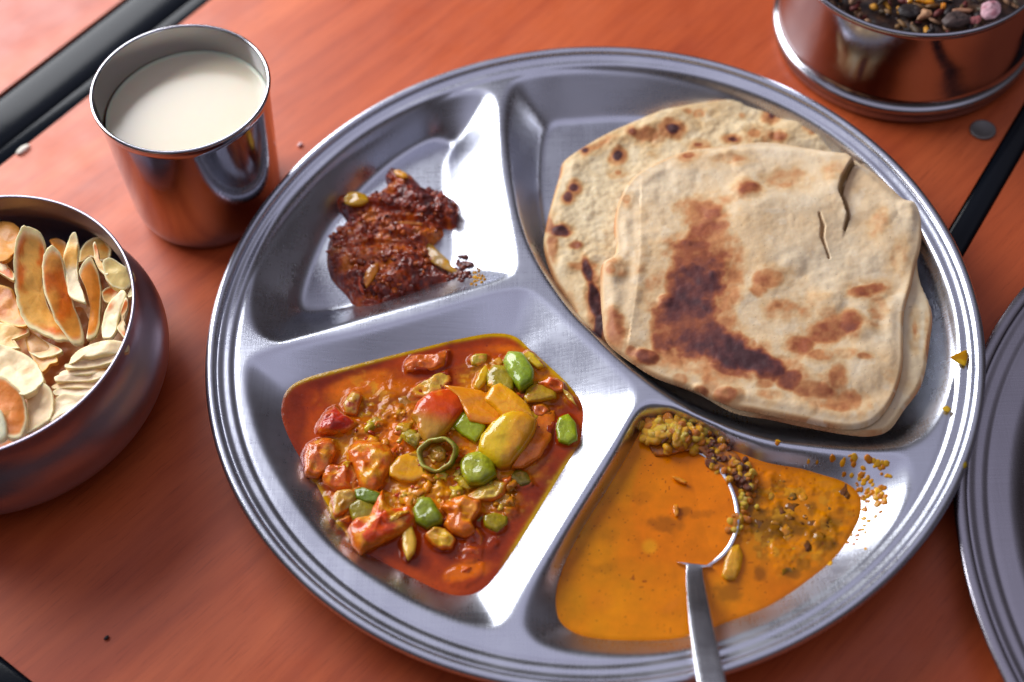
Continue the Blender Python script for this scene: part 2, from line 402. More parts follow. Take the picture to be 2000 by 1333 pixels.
def plate_mesh(name, R, zs, hfun, mat, parent, n=540):
    ri = np.concatenate([np.linspace(.0005, .1385, 250), np.linspace(.1389, .1462, 26)])
    def rimz(r):
        z = .0008*sm((r-.1390)/.0024)+.0010*sm((r-.1428)/.0026)-.0003*sm((r-.1452)/.001)
        z -= .0002*np.exp(-((r-.1390)/.0009)**2)
        return z
    rows = [(r, None) for r in ri]+[(a, b) for a, b in arc(.1478, .0190, .0022, 150, -50, 12)]+[(.1470, .0172), (.1452, .0172)]
    th = np.arange(n)*2*math.pi/n; V = []
    for r, z in rows:
        x, y = r*np.cos(th), r*np.sin(th)
        zz = (hfun(x, y)+rimz(r)) if z is None else np.full(n, z)
        V.append(np.c_[x*R/.15, y*R/.15, zz*zs])
    for r in np.linspace(.1440, .0006, 90):
        x, y = r*np.cos(th), r*np.sin(th); V.append(np.c_[x*R/.15, y*R/.15, (hfun(x, y)-.0011)*zs])
    m = len(V); V = np.concatenate(V); j = np.arange(n); k = (j+1) % n
    F = np.concatenate([np.c_[i*n+j, i*n+k, (i+1)*n+k, (i+1)*n+j] for i in range(m-1)])
    i = m-1; F = np.concatenate([F, np.c_[j[:-1:2], j[1::2], (j[2::2].tolist()+[0]), (j[2::2].tolist()+[0])][:0]]) if False else F
    V = np.concatenate([V, [[0, 0, V[0, 2]], [0, 0, V[i*n, 2]]]])
    o = mesh(name, V, np.concatenate([F]), mat, parent)
    return o
thali = plate_mesh('steel_thali', .15, 1, hat, M_plate, None)
tag(thali, 'large round steel thali plate divided into four wells, holding rotis, pickle and two curries', 'plate')

# second thali, lower and partly under the first one's rim, at the right edge
def hat2(x, y):
    r = np.hypot(x, y); a = np.arctan2(y, x)
    z = ZT-(ZT-.003)*sm((.1330-r)/.016)
    for k, aa in enumerate((2.55, 4.2, .4)):
        dperp = np.abs(np.sin(a-aa))*r; along = np.cos(a-aa)
        z = np.where(along > 0, np.maximum(z, .003+.0135*sm((.010-dperp)/.007)), z)
    return np.maximum(z, .003+.012*sm((.022-r)/.01))
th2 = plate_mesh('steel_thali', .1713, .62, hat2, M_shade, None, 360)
c2 = at(1868, 1010, .012)[:2]; th2.location = (.2995, -.0957, 0)
tag(th2, 'second round steel thali at the right edge, tucked under the main plate rim', 'plate')
pz = atl([(1990, 1045), (1960, 1060), (1945, 1090), (1975, 1120), (2010, 1140), (2100, 1150), (2120, 1080), (2060, 1040)], .004)[:, :2]
o = field('brown_gravy', pz, .004, lambda x, y, d, u, v: .0022+.0022*sm(d/.004)+.0006*fbm(x*200, y*200), M_gravy, .0008, zbot=.0015, world=True,
          colf=lambda x, y, d, u, v, z: np.outer(1+.4*fbm(x*150, y*150), lin(92, 52, 22)))
tag(o, 'dark brown gravy smear in the second plate at the right edge', 'gravy')

# ------------------------------------------------------------------ tumbler of buttermilk
gl = empty('steel_tumbler', (-.1612, .0870, 0), 'straight sided steel tumbler filled with white buttermilk', 'tumbler')
H, R0_, R1_ = .0685, .0285, .0356
outer = [(.0, .0015), (.026, .0015), (.0268, .0002), (.0285, .0002), (.0297, .0022), (.0312, .0062), (.0319, .0105)]
k = 14
for i in range(1, k+1): outer.append((.0319+(R1_-.0006-.0319)*i/k, .0105+(H-.0012-.0105)*i/k))
outer += arc(R1_-.0003, H-.0004, .0008, -40, 190, 9)
inner = [(R1_-.0012-.0034*i/10, H-.002-(H-.014)*i/10) for i in range(11)]+[(.0300, .008), (.0265, .004), (.0, .003)]
body = lathe('cup_body', outer+inner, M_cup, gl, 200)
gl.rotation_euler = (-.018, .045, 0); gl.location = (-.1612-.0029, .0870-.0011, -.0006)
zmk = H-.0150
milk = [(.0, zmk+.0)]+[(r_, zmk) for r_ in (.01, .02, .028, .0320)]+[(.0331, zmk+.0003), (.0335, zmk+.0012), (.0331, zmk-.004), (0, zmk-.0045)]
mk = lathe('buttermilk', milk, M_milk, None, 128, (-.1612, .0870)); tag(mk, 'pale white buttermilk filling the steel tumbler', 'drink')

# ------------------------------------------------------------------ bowl of chips
BC = np.array([-.2307, -.0123])
BR = .0605; HB = .0500
pr = [(0, .0006), (.040, .0006), (.048, .0015), (.0585, .0070), (.0640, .0135), (.0664, .0200), (.0661, .0265), (.0640, .0325), (.0610, .0380), (.0598, .0430), (.0606, .0480)]
pr = crom(pr, 5, False).tolist()+arc(BR-.0002, HB-.0006, .0007, -20, 190, 8)
inn = [(a-.0012, b) for a, b in pr[::-1] if .004 < b < .0485 and a > .04]
bw = lathe('steel_bowl', pr+inn+[(.048, .0030), (0, .0028)], M_bowl, None, 200, BC)
tag(bw, 'round bellied steel bowl of fried chips at the left edge', 'bowl')

# ------------------------------------------------------------------ container of mouth freshener
KC = np.array([.1462, .1722])
pr = [(0, .0008), (.052, .0008), (.0565, .0004), (.0575, .0030), (.0570, .0068)]+arc(.0570, .0088, .0018, -60, 80, 8)+[(.0566, .0112), (.0556, .0140), (.0550, .030), (.0543, .048)]+arc(.0541, .0506, .0012, -80, 190, 10)
kn = lathe('steel_container', pr+[(.0527, .048), (.0535, .014), (.051, .006), (0, .0055)], M_cup, None, 200, KC)
tag(kn, 'shallow steel container with a ridged foot, holding dark spice mix, cut by the top edge', 'container')
# ------------------------------------------------------------------ food helpers
def plane_at(P, z0, g, it=8):
    """photo points -> places on a tilted plane z0 + g.(p - centre)"""
    P = np.array(P, float); Wp = at(P[:, 0], P[:, 1], z0); c = Wp[:, :2].mean(0); zz = np.full(len(P), z0)
    for _ in range(it):
        zz = .4*zz+.6*(z0+(Wp[:, :2]-c)@np.array(g))
        v = FW+RX*((P[:, 0]-1000)/FPX)[:, None]-UP*((P[:, 1]-666.5)/FPX)[:, None]
        Wp = CAM+v*((zz-CAM[2])/v[:, 2])[:, None]
    return Wp, c
def lerp_poly(P, n):
    P = np.array(P, float); return np.concatenate([P[i]+(P[(i+1) % len(P)]-P[i])*(np.arange(n)/n)[:, None] for i in range(len(P))])
def piece(name, pts, z0, h, mat, cin, cblot=None, crim=None, g=(0, 0), p=2.6, th=.0012, amp=.0005, fs=170, bend=(0, 0), n=5, rings=14, seed=None,
          label=None, cat=None, group=None, grad=None, parent=None, blot=.5, bfs=260, rim0=.8, edgeamp=.0, corner=.6, facet=0.):
    """a lump or sheet whose outline, seen from here, follows pts; h doming above its plane, th depth below"""
    seed = seed if seed is not None else int(abs(pts[0][0]*7+pts[0][1]*13)) % 997
    Wp, c = plane_at(crom(pts, n)*(1-corner)+lerp_poly(pts, n)*corner, z0, g); m = len(Wp); cc = Wp.mean(0)
    if edgeamp:
        a = 1+edgeamp*fbm(Wp[:, 0]*400, Wp[:, 1]*400, 0, 2, seed); Wp = cc+(Wp-cc)*a[:, None]
    ts = np.concatenate([[.0], np.sin(np.linspace(.12, 1, rings)*math.pi/2)]); ts[-1] = 1
    top = []; bot = []; T = []
    for t in ts:
        q = cc+(Wp-cc)*t
        dx, dy = q[:, 0]-cc[0], q[:, 1]-cc[1]
        b = bend[0]*dx*dx+bend[1]*dy*dy
        prof = (1-t**p)**(1/p) if t < 1 else 0
        nz = fbm(q[:, 0]*fs, q[:, 1]*fs, 0, 3, seed)*amp*(1-t**6)
        if facet: nz = nz+facet*(.4-np.abs(fbm(q[:, 0]*fs*.6+3, q[:, 1]*fs*.6, 0, 3, seed+2)))*(1-t**8)
        nx = fbm(q[:, 0]*fs, q[:, 1]*fs, 5, 2, seed+3)*amp*.5
        u = q.copy(); u[:, 2] += b+h*prof+nz; u[:, 0] += nx; top.append(u)
        l = q.copy(); l[:, 2] += b-th*prof+nz*.3; l[:, 0] += nx; bot.append(l); T.append(np.full(m, t))
    V = np.concatenate(top+bot); R = len(ts); j = np.arange(m); k = (j+1) % m; F = []
    for i in range(R-1):
        F.append(np.c_[i*m+j, i*m+k, (i+1)*m+k, (i+1)*m+j][:, ::-1]); o_ = R*m
        F.append(np.c_[o_+i*m+j, o_+i*m+k, o_+(i+1)*m+k, o_+(i+1)*m+j])
    i = R-1; F.append(np.c_[i*m+j, i*m+k, R*m+i*m+k, R*m+i*m+j][:, ::-1])
    T = np.concatenate(T+T); cin = np.array(cin, float); C = np.tile(cin, (len(V), 1))
    if grad is not None:
        (gx_, gy_), c2_ = grad; u, v = pxy(V); s_ = (u*gx_+v*gy_); s_ = (s_-s_.min())/(s_.max()-s_.min()+1e-9)
        s_ = sm((s_-.35)/.3)[:, None]; C = C*(1-s_)+np.array(c2_)*s_
    if cblot is not None:
        nb = sm((fbm(V[:, 0]*bfs, V[:, 1]*bfs, V[:, 2]*bfs, 3, seed+9)+blot-.35)*3)[:, None]; C = C*(1-nb)+np.array(cblot)*nb
    if crim is not None:
        r_ = sm((T-rim0)/(1-rim0)*1.4)[:, None]; C = C*(1-r_)+np.array(crim)*r_
    cen = Vector(cc)
    o = mesh(name, V-cc, np.concatenate(F), mat, parent, col=C); o.location = cen
    if parent: o.location = cen-parent.location
    if label: tag(o, label, cat, group)
    return o
def blobs(u, v, L, seed=0, ns=.012, na=.45):
    """strongest of soft ellipses in photo pixels (x,y,rx,ry,strength[,deg]) broken up by noise"""
    r = np.zeros(len(u)); n1_ = fbm(u*ns, v*ns, 0, 4, seed); n2_ = fbm(u*ns*3, v*ns*3, 0, 3, seed+5)
    for b in L:
        x, y, rx, ry, s = b[:5]; a = math.radians(b[5]) if len(b) > 5 else 0
        dx, dy = u-x, v-y; ex, ey = dx*math.cos(a)+dy*math.sin(a), -dx*math.sin(a)+dy*math.cos(a)
        q = np.sqrt((ex/rx)**2+(ey/ry)**2)+na*n1_+na*.5*n2_
        r = np.maximum(r, s*(1-sm((q-.45)/.85)))
    return r
def mixstops(t, stops):
    xs = [a for a, _ in stops]; cs = np.array([b for _, b in stops])
    return np.stack([np.interp(t, xs, cs[:, i]) for i in range(3)], -1)
def cmix(C, w, c): return C*(1-w[:, None])+np.array(c)*w[:, None]
def seg(u, v, pts):
    """distance in pixels to an open polyline and the signed side"""
    best = np.full(len(u), 1e9); side = np.zeros(len(u))
    for (ax, ay), (bx, by) in zip(pts[:-1], pts[1:]):
        ex, ey = bx-ax, by-ay; L = ex*ex+ey*ey
        t = np.clip(((u-ax)*ex+(v-ay)*ey)/L, 0, 1); d = np.hypot(u-ax-ex*t, v-ay-ey*t)
        s = np.sign(ex*(v-ay)-ey*(u-ax)); m = d < best; best = np.where(m, d, best); side = np.where(m, s, side)
    return best, side

# ------------------------------------------------------------------ rotis
zB = zm(1040, 160, 1.8512)
def zbl(L): return [(1040+b[0]/1.8512, 160+b[1]/1.8512, b[2]/1.8512, b[3]/1.8512)+tuple(b[4:]) for b in L]
DOUGH = [(0, lin(238, 220, 188)), (.2, lin(228, 196, 150)), (.38, lin(206, 146, 96)), (.58, lin(164, 94, 62)), (.80, lin(112, 62, 58)), (.94, lin(86, 50, 54)), (1.1, lin(50, 34, 40))]
back_out = [(1100, 312), (1145, 280), (1200, 250), (1260, 226), (1320, 206), (1400, 193), (1480, 188), (1545, 192), (1595, 208), (1640, 236), (1665, 272), (1680, 315), (1720, 450), (1640, 640), (1450, 720), (1260, 700), (1185, 664), (1135, 632), (1116, 592), (1084, 548), (1062, 482), (1067, 430), (1082, 372), (1092, 338)]
back_bl = zbl([(505, 175, 32, 22, 1), (190, 248, 20, 15, 1.1), (308, 268, 18, 22, 1.2, 30), (410, 195, 60, 26, .45), (240, 230, 70, 18, .4, -30), (100, 545, 42, 24, .85), (150, 385, 20, 18, .8), (128, 420, 18, 22, .75), (155, 595, 30, 18, .5), (200, 690, 22, 60, .95, -20), (225, 790, 26, 90, 1.0, -8), (240, 880, 20, 50, .9), (865, 118, 22, 28, .85), (1075, 135, 24, 24, .95), (930, 76, 75, 14, .6, 5), (885, 205, 40, 18, .6), (720, 212, 28, 12, .7), (600, 228, 30, 14, .55), (75, 600, 30, 70, .4), (130, 830, 60, 60, .38), (800, 195, 30, 24, .45), (1000, 180, 40, 24, .3), (620, 90, 90, 30, .2), (310, 330, 20, 14, .5), (362, 185, 18, 12, .6), (60, 520, 20, 40, .5), (180, 670, 60, 24, .4), (560, 110, 20, 14, .4), (430, 260, 25, 18, .25), (600, 120, 24, 20, .35), (760, 120, 16, 14, .3)])
front_out = zB([(250, 660), (292, 628), (302, 590), (294, 520), (312, 430), (360, 350), (440, 298), (560, 250), (700, 232), (850, 219), (1000, 242), (1110, 262), (1140, 268), (1172, 290), (1200, 300), (1245, 335), (1300, 385), (1345, 425), (1388, 438), (1410, 500), (1405, 590), (1385, 670), (1370, 740), (1345, 830), (1342, 930), (1340, 1020), (1322, 1100), (1290, 1170), (1240, 1225), (1180, 1250), (1090, 1248), (980, 1226), (860, 1202), (730, 1176), (640, 1140), (560, 1105), (450, 1068), (345, 1003), (268, 935), (252, 850), (246, 750)])
low_out = zB([(320, 600), (330, 480), (420, 360), (700, 300), (1000, 300), (1180, 282), (1262, 335), (1345, 398), (1378, 430), (1395, 520), (1398, 690), (1446, 822), (1441, 920), (1412, 1080), (1345, 1180), (1292, 1250), (1222, 1272), (1120, 1264), (980, 1238), (860, 1212), (730, 1188), (600, 1120), (450, 1060), (350, 980), (290, 850), (280, 720)])
front_bl = zbl([(610, 480, 110, 60, .46), (625, 560, 85, 90, .54), (600, 650, 120, 95, .64), (595, 740, 125, 100, .80), (575, 840, 125, 110, .86), (600, 930, 140, 100, .90), (690, 975, 130, 85, .94, 20), (780, 1015, 95, 50, 1.0, 20), (860, 1055, 70, 46, .95), (925, 1085, 60, 38, .78), (1020, 1120, 110, 36, .52, 15), (1120, 1170, 90, 44, .48), (690, 640, 40, 120, .40), (480, 930, 60, 80, .6), (700, 1050, 110, 26, .6, 15),
    (780, 400, 55, 34, .52), (850, 720, 75, 38, .46), (810, 760, 40, 30, .35), (930, 830, 110, 50, .36), (1080, 900, 110, 55, .56, -15), (1140, 880, 50, 50, .62), (970, 960, 60, 45, .5), (1040, 1000, 60, 30, .4), (1215, 755, 85, 30, .5, -12), (1100, 1080, 40, 60, .44, 20), (1130, 990, 60, 30, .3),
    (300, 900, 40, 90, .42, -15), (410, 1002, 60, 28, .62, 8), (355, 985, 30, 24, .5), (605, 1125, 40, 24, .5), (705, 1140, 60, 34, .46), (530, 1080, 36, 22, .4), (300, 680, 50, 44, .34), (285, 690, 22, 20, .5), (482, 792, 30, 24, .52), (500, 1010, 40, 26, .3), (690, 440, 60, 30, .3), (1255, 530, 60, 60, .3), (900, 360, 90, 46, .3), (700, 288, 120, 24, .3), (565, 272, 34, 18, .5), (1195, 1003, 34, 18, .4), (1290, 1060, 50, 40, .25), (340, 430, 20, 20, .35), (1090, 340, 60, 40, .22), (1250, 820, 40, 60, .28), (1320, 640, 40, 80, .25), (850, 1140, 60, 30, .4), (840, 1100, 40, 24, .5)])
tearA = zB([(1165, 292), (1140, 330), (1120, 370), (1112, 410), (1130, 450), (1142, 490), (1128, 540)])
tearB = zB([(1035, 490), (1048, 530), (1045, 570), (1072, 640)])
fold1 = zB([(390, 470), (388, 620), (375, 760), (358, 870)])
def h_back(x, y, d, u, v):
    z = .0098+.0028*np.sqrt(np.clip(1-(1-np.clip(d/.0022, 0, 1))**2, 0, 1))
    m = sm(d/.006)
    z += m*(.0013*fbm(x*38, y*38, 0, 3, 3)+.0010*np.clip(fbm(x*150, y*150, 0, 3, 4), 0, 1)+.0003*fbm(x*420, y*420, 0, 2, 8))
    z += .0009*np.exp(-((d-.006)/.003)**2)*(.5+fbm(x*60, y*60, 0, 2, 6))
    z += .0022*blobs(u, v, [(1560, 262, 70, 30, 1), (1480, 262, 50, 24, .8), (1300, 240, 60, 30, .6)], 2, na=.3)
    return z
def c_roti(bl, seed, tint=(1, .935, .87)):
    def f(x, y, d, u, v, z):
        c = blobs(u, v, bl, seed, .018, .38); h_ = blobs(u, v, [(b[0], b[1], b[2]*1.7, b[3]*1.7, min(b[4]*.5, .40))+tuple(b[5:]) for b in bl], seed+3, .012, .5); c = np.maximum(c, h_)
        base = .05+.17*fbm(x*45, y*45, 0, 4, seed+1)+.08*np.clip(fbm(x*260, y*260, 0, 3, seed+2), 0, 1)
        t = np.clip(np.maximum(base, c*(1+.34*fbm(x*75, y*75, 0, 3, 42))+.14*fbm(x*300, y*300, 0, 3, seed+7)*sm(c*5)), 0, 1)
        t = np.maximum(t, (.34+.22*fbm(x*60, y*60, 0, 2, seed+8))*np.exp(-(d/.0016)**2))
        C = mixstops(t, DOUGH)
        w = sm((fbm(x*190, y*190, 0, 3, seed+11)-.28)*6)*(1-sm(c*3))*.5; C = cmix(C, w, lin(240, 226, 200))
        sp = (vnoise(x*1300, y*1300, 0, seed+12) > .93)*.35*(c < .2); C = cmix(C, sp, lin(120, 85, 50))
        return C*np.array(tint)
    return f
o = field('roti', back_out, .0125, h_back, M_roti, .0005, thick=.0026, colf=c_roti(back_bl, 21, (.90, .85, .74)))
tag(o, 'lower roti at the back with small black scorched dots, half covered by the other', 'flatbread')
def h_low(x, y, d, u, v):
    z = .0128+.0026*np.sqrt(np.clip(1-(1-np.clip(d/.0016, 0, 1))**2, 0, 1))
    return z+sm(d/.004)*(.0008*fbm(x*50, y*50, 0, 3, 31)+.0004*fbm(x*300, y*300, 0, 2, 32))
def h_front(x, y, d, u, v):
    z = .0163+.0022*np.sqrt(np.clip(1-(1-np.clip(d/.0016, 0, 1))**2, 0, 1))
    m = sm(d/.005)
    z += m*(.0016*fbm(x*30, y*30, 0, 2, 41)+.0012*np.clip(fbm(x*75, y*75, 0, 3, 42)-.05, 0, 1)+.00012*fbm(x*420, y*420, 0, 2, 43))
    z += .0008*np.exp(-((d-.005)/.0025)**2)*(.6+fbm(x*70, y*70, 0, 2, 44))
    da, sa = seg(u, v, tearA); db, sb = seg(u, v, tearB)
    onA = (v < 458).astype(float)
    z += .0030*np.exp(-(da/60)**2)*(sa > 0)*sm((480-v)/120)*sm(d/.003)
    z -= .0012*np.exp(-(da/34)**2)*(sa < 0)*sm((480-v)/90)
    wa = 1.0+3.2*sm((v-300)/90)*sm((455-v)/60)
    z -= .0022*(1-sm((da-wa)/2.4))
    wb = .6+2.2*sm((v-425)/30)*sm((495-v)/50)
    z -= .0016*(1-sm((db-wb)/2.4))
    df, sf = seg(u, v, fold1)
    z += .0004*np.exp(-(df/11)**2)*(1+fbm(x*80, y*80, 0, 2, 47))+.0009*(sf < 0)*np.exp(-(df/60)**2)*0
    z -= .0006*np.exp(-((df-26)/22)**2)*(sf > 0)
    # soft bulges and dimples along the lower rim and the puffed right side
    z += .0010*blobs(u, v, zbl([(410, 1000, 50, 28, 1), (600, 1122, 34, 24, .9), (705, 1140, 50, 30, .9), (850, 1050, 60, 34, .7), (300, 690, 44, 44, 1), (860, 720, 80, 50, .7), (1060, 800, 60, 50, .8), (940, 670, 50, 40, .8), (1300, 560, 70, 90, 1), (760, 400, 60, 40, .7), (1180, 880, 60, 60, .6), (1350, 480, 40, 40, .9), (480, 792, 28, 24, .8)]), 5, .01, .25)
    z += .0020*blobs(u, v, zbl([(900, 520, 240, 140, 1), (1100, 1050, 200, 90, .8)]), 6, .004, .3)
    return z
cf_ = c_roti(front_bl, 51)
def c_front(x, y, d, u, v, z):
    C = cf_(x, y, d, u, v, z)
    da, sa = seg(u, v, tearA); db, sb = seg(u, v, tearB)
    wa = 1.0+3.2*sm((v-300)/90)*sm((455-v)/60); wb = .6+2.2*sm((v-425)/30)*sm((495-v)/50)
    C = cmix(C, (1-sm((da-wa)/2.5))*.85, lin(150, 112, 60)); C = cmix(C, (1-sm((db-wb)/2.5))*.8, lin(165, 125, 75))
    return C
rf = field('roti', front_out, .0175, h_front, M_roti, .00042, thick=.0022, colf=c_front)
tag(rf, 'upper roti in front with a broad purple brown scorch and a torn crack', 'flatbread')
lo = field('lower_layer', low_out, .0150, h_low, M_roti, .0006, thick=.0022, parent=rf, colf=c_roti(zbl([(1380, 900, 14, 60, .4), (1430, 960, 10, 80, .5), (1240, 1268, 60, 10, .4), (1370, 420, 20, 10, .5)]), 61, (.97, .95, .9)))
tag(lo, 'paler second layer showing past the right edge of the roti')

# ------------------------------------------------------------------ mango pickle
pk = empty('mango_pickle', tuple(at(770, 470, .002)), 'heap of dark red brown oily mango pickle in the upper left well', 'pickle')
pk_out = zP([(640, 200), (682, 165), (760, 195), (850, 235), (905, 285), (985, 322), (1060, 345), (1115, 372), (1160, 435), (1158, 500), (1150, 560), (1105, 580), (1050, 575), (1052, 625), (1000, 680), (955, 718), (975, 760), (1005, 815), (1012, 868), (1070, 905), (1125, 945), (1130, 980), (1060, 992), (1000, 990), (900, 1008), (850, 1062), (760, 1095), (640, 1140), (560, 1162), (480, 1158), (400, 1128), (340, 1050), (272, 980), (222, 900), (205, 785), (225, 655), (300, 592), (355, 545), (330, 492), (288, 430), (300, 390), (350, 358), (480, 352), (545, 345), (600, 308), (648, 290), (638, 240)])
PB = lambda L: [(580+b[0]/3.7023, 280+b[1]/3.7023, b[2]/3.7023, b[3]/3.7023)+tuple(b[4:]) for b in L]
def h_pk(x, y, d, u, v):
    b = sm(d/.010)
    z = .0016+.0030*sm(d/.0022)+.0024*b
    z += .0022*blobs(u, v, PB([(750, 240, 120, 60, 1, 20), (900, 400, 260, 60, 1, 20), (1050, 450, 90, 100, .9), (420, 430, 110, 60, 1), (800, 650, 240, 50, .9, 5), (500, 900, 240, 160, .8), (750, 900, 140, 120, .7)]), 3, .02, .5)
    z -= .0030*blobs(u, v, PB([(830, 560, 110, 22, 1, 5), (700, 480, 200, 22, .7, 10), (980, 330, 60, 30, .7), (600, 740, 200, 22, .5)]), 8, .03, .4)
    rg = np.abs(fbm(x*105+y*40, y*150, 0, 4, 71)); z += sm(d/.002)*(.0032*(.35-rg)+.0010*fbm(x*480, y*480, 0, 3, 72))
    return np.maximum(z, hat(x, y)+.0001)
def c_pk(x, y, d, u, v, z):
    t = np.clip(.45+.9*fbm(x*120, y*120, 0, 4, 75)+.35*fbm(x*600, y*600, 0, 2, 76), 0, 1)
    C = mixstops(t, [(0, lin(104, 28, 6)), (.35, lin(160, 52, 10)), (.65, lin(190, 78, 14)), (1, lin(226, 122, 26))])
    w = blobs(u, v, PB([(250, 800, 60, 200, .8), (950, 930, 120, 60, .6), (1050, 420, 120, 90, .35)]), 4); C = cmix(C, w*.6, lin(70, 20, 14))
    return C
x_ = field('pickle_masala', pk_out, .006, h_pk, M_pickle, .00042, zbot=.0012, colf=c_pk); x_.parent = pk; place(pk, x_)
mango = lin(214, 150, 22)
for pts, z, hh, c1, c2_, lb in (
    (zP([(340, 400), (370, 362), (430, 355), (500, 375), (520, 420), (470, 450), (400, 455), (350, 440)]), .0094, .0012, lin(224, 168, 10), lin(190, 110, 18), 'yellow mango piece at the left of the pickle'),
    (zP([(700, 200), (740, 195), (800, 225), (805, 255), (770, 262), (720, 240)]), .0092, .0010, lin(235, 160, 16), lin(170, 80, 20), 'orange yellow mango piece on top of the pickle'),
    (zP([(480, 1000), (495, 930), (540, 880), (590, 870), (585, 930), (545, 1000), (500, 1045)]), .0090, .0010, lin(220, 130, 12), lin(170, 70, 20), 'amber mango strip in the front of the pickle'),
    (zP([(445, 960), (470, 970), (465, 1030), (490, 1090), (460, 1080), (440, 1030)]), .0070, .0018, lin(190, 70, 30), lin(150, 40, 20), None),
    (zP([(690, 575), (800, 570), (900, 580), (905, 596), (800, 600), (700, 592)]), .0078, .0010, lin(190, 110, 24), lin(120, 40, 15), None)):
    q = piece('mango_piece', pts, z, hh, M_skin, c1, c2_, amp=.0005, th=.002, blot=.1, label=lb, parent=pk)
for a, (px_, py_, n_, rr_) in enumerate([(1195, 870, 9, 60)]):
    pass
def lumps(spots, cols, mat, zf, r=(.0009, .0018), seed=1, flat=1., rag=.16):
    """many small rounded lumps as one mesh"""
    rnd = random.Random(seed); bm = bmesh_ico(); V0, F0 = bm; VV = []; FF = []; CC = []
    for i, (px_, py_) in enumerate(spots):
        R_ = rnd.uniform(*r); z = zf(px_, py_); c = at(px_, py_, z)
        s_ = np.array([rnd.uniform(.75, 1.25), rnd.uniform(.75, 1.25), rnd.uniform(.6, .9)*flat])*R_
        a = rnd.uniform(0, 6.28); M_ = np.array([[math.cos(a), -math.sin(a), 0], [math.sin(a), math.cos(a), 0], [0, 0, 1]])
        w = 1+rag*fbm(V0[:, 0]*2+i, V0[:, 1]*2, V0[:, 2]*2, 2, i)
        v = ((V0*w[:, None])*s_)@M_.T+c; FF.append(F0+len(V0)*i); VV.append(v)
        cc = np.array(rnd.choice(cols))*rnd.uniform(.75, 1.2); CC.append(np.tile(cc, (len(V0), 1)))
    return np.concatenate(VV), np.concatenate(FF), np.concatenate(CC)
def bmesh_ico(sub=2):
    import bmesh
    b = bmesh.new(); bmesh.ops.create_icosphere(b, subdivisions=sub, radius=1); b.verts.ensure_lookup_table()
    V = np.array([v.co[:] for v in b.verts]); F = np.array([[v.index for v in f.verts] for f in b.faces]); b.free(); return V, F
def onplate(px_, py_, up=0):
    z = .01
    for _ in range(12):
        w = at(px_, py_, z); z = .5*z+.5*float(hat(np.array([w[0]]), np.array([w[1]]))[0])
    return z+up
rnd = random.Random(5)
sp = [(rnd.gauss(904, 8), rnd.gauss(518, 7)) for _ in range(26)]+[(rnd.gauss(890, 12), rnd.gauss(538, 5)) for _ in range(20)]
V, F, C = lumps(sp, [lin(110, 36, 18), lin(140, 60, 25), lin(90, 25, 12)], M_pickle, lambda a, b: onplate(a, b, .0008), (.0007, .0013), 3)
x_ = mesh('masala_crumb', V, F, M_pickle, pk, col=C); place(pk, x_); tag(x_, 'loose red masala crumbs trailing to the right of the heap', kind='stuff')
sp = [(rnd.gauss(934, 6), rnd.gauss(541, 7)) for _ in range(34)]
V, F, C = lumps(sp, [lin(225, 165, 20), lin(200, 140, 20)], M_dal, lambda a, b: onplate(a, b, .0003), (.0003, .0007), 4)
x_ = mesh('yellow_grain', V, F, M_dal, pk, col=C); place(pk, x_); tag(x_, 'fine yellow spice grains beside the pickle', kind='stuff')
q = piece('mango_skin', zP([(905, 790), (945, 720), (1000, 760), (1100, 850), (1110, 880), (1160, 920), (1180, 960), (1100, 930), (1000, 880), (940, 840)]), .0042, .0008, M_skin, lin(200, 165, 110), lin(205, 150, 30), g=(.1, 0), th=.0008, label='thin pale yellow mango skin beside the heap', parent=pk)

rnd = random.Random(41); sp = []; PO = crom(pk_out, 4)
while len(sp) < 230:
    a_, b_ = rnd.uniform(635, 895), rnd.uniform(325, 595)
    if sdist(np.array([a_]), np.array([b_]), PO)[0] > 5 and vnoise(np.array([a_*.04]), np.array([b_*.04]), 0, 6)[0] > -.2: sp.append((a_, b_))
PW = crom(atl(pk_out, .006)[:, :2], 4)
def zpk(a_, b_):
    z = .006
    for _ in range(3):
        w = at(a_, b_, z); w_ = np.array([w[0]]), np.array([w[1]]); u_, v_ = pxy(np.array([[w[0], w[1], .006]])); z = float(h_pk(w_[0], w_[1], np.clip(sdist(w_[0], w_[1], PW), 0, 1), u_, v_)[0])
    return z
V, F, C = lumps(sp, [lin(150, 50, 14), lin(186, 76, 20), lin(120, 34, 12), lin(206, 96, 24)], M_pickle, zpk, (.0005, .0015), 14, .8, .7)
x_ = mesh('masala_grain', V, F, M_pickle, pk, col=C); place(pk, x_); tag(x_, 'coarse wet masala grains covering the pickle', kind='stuff')

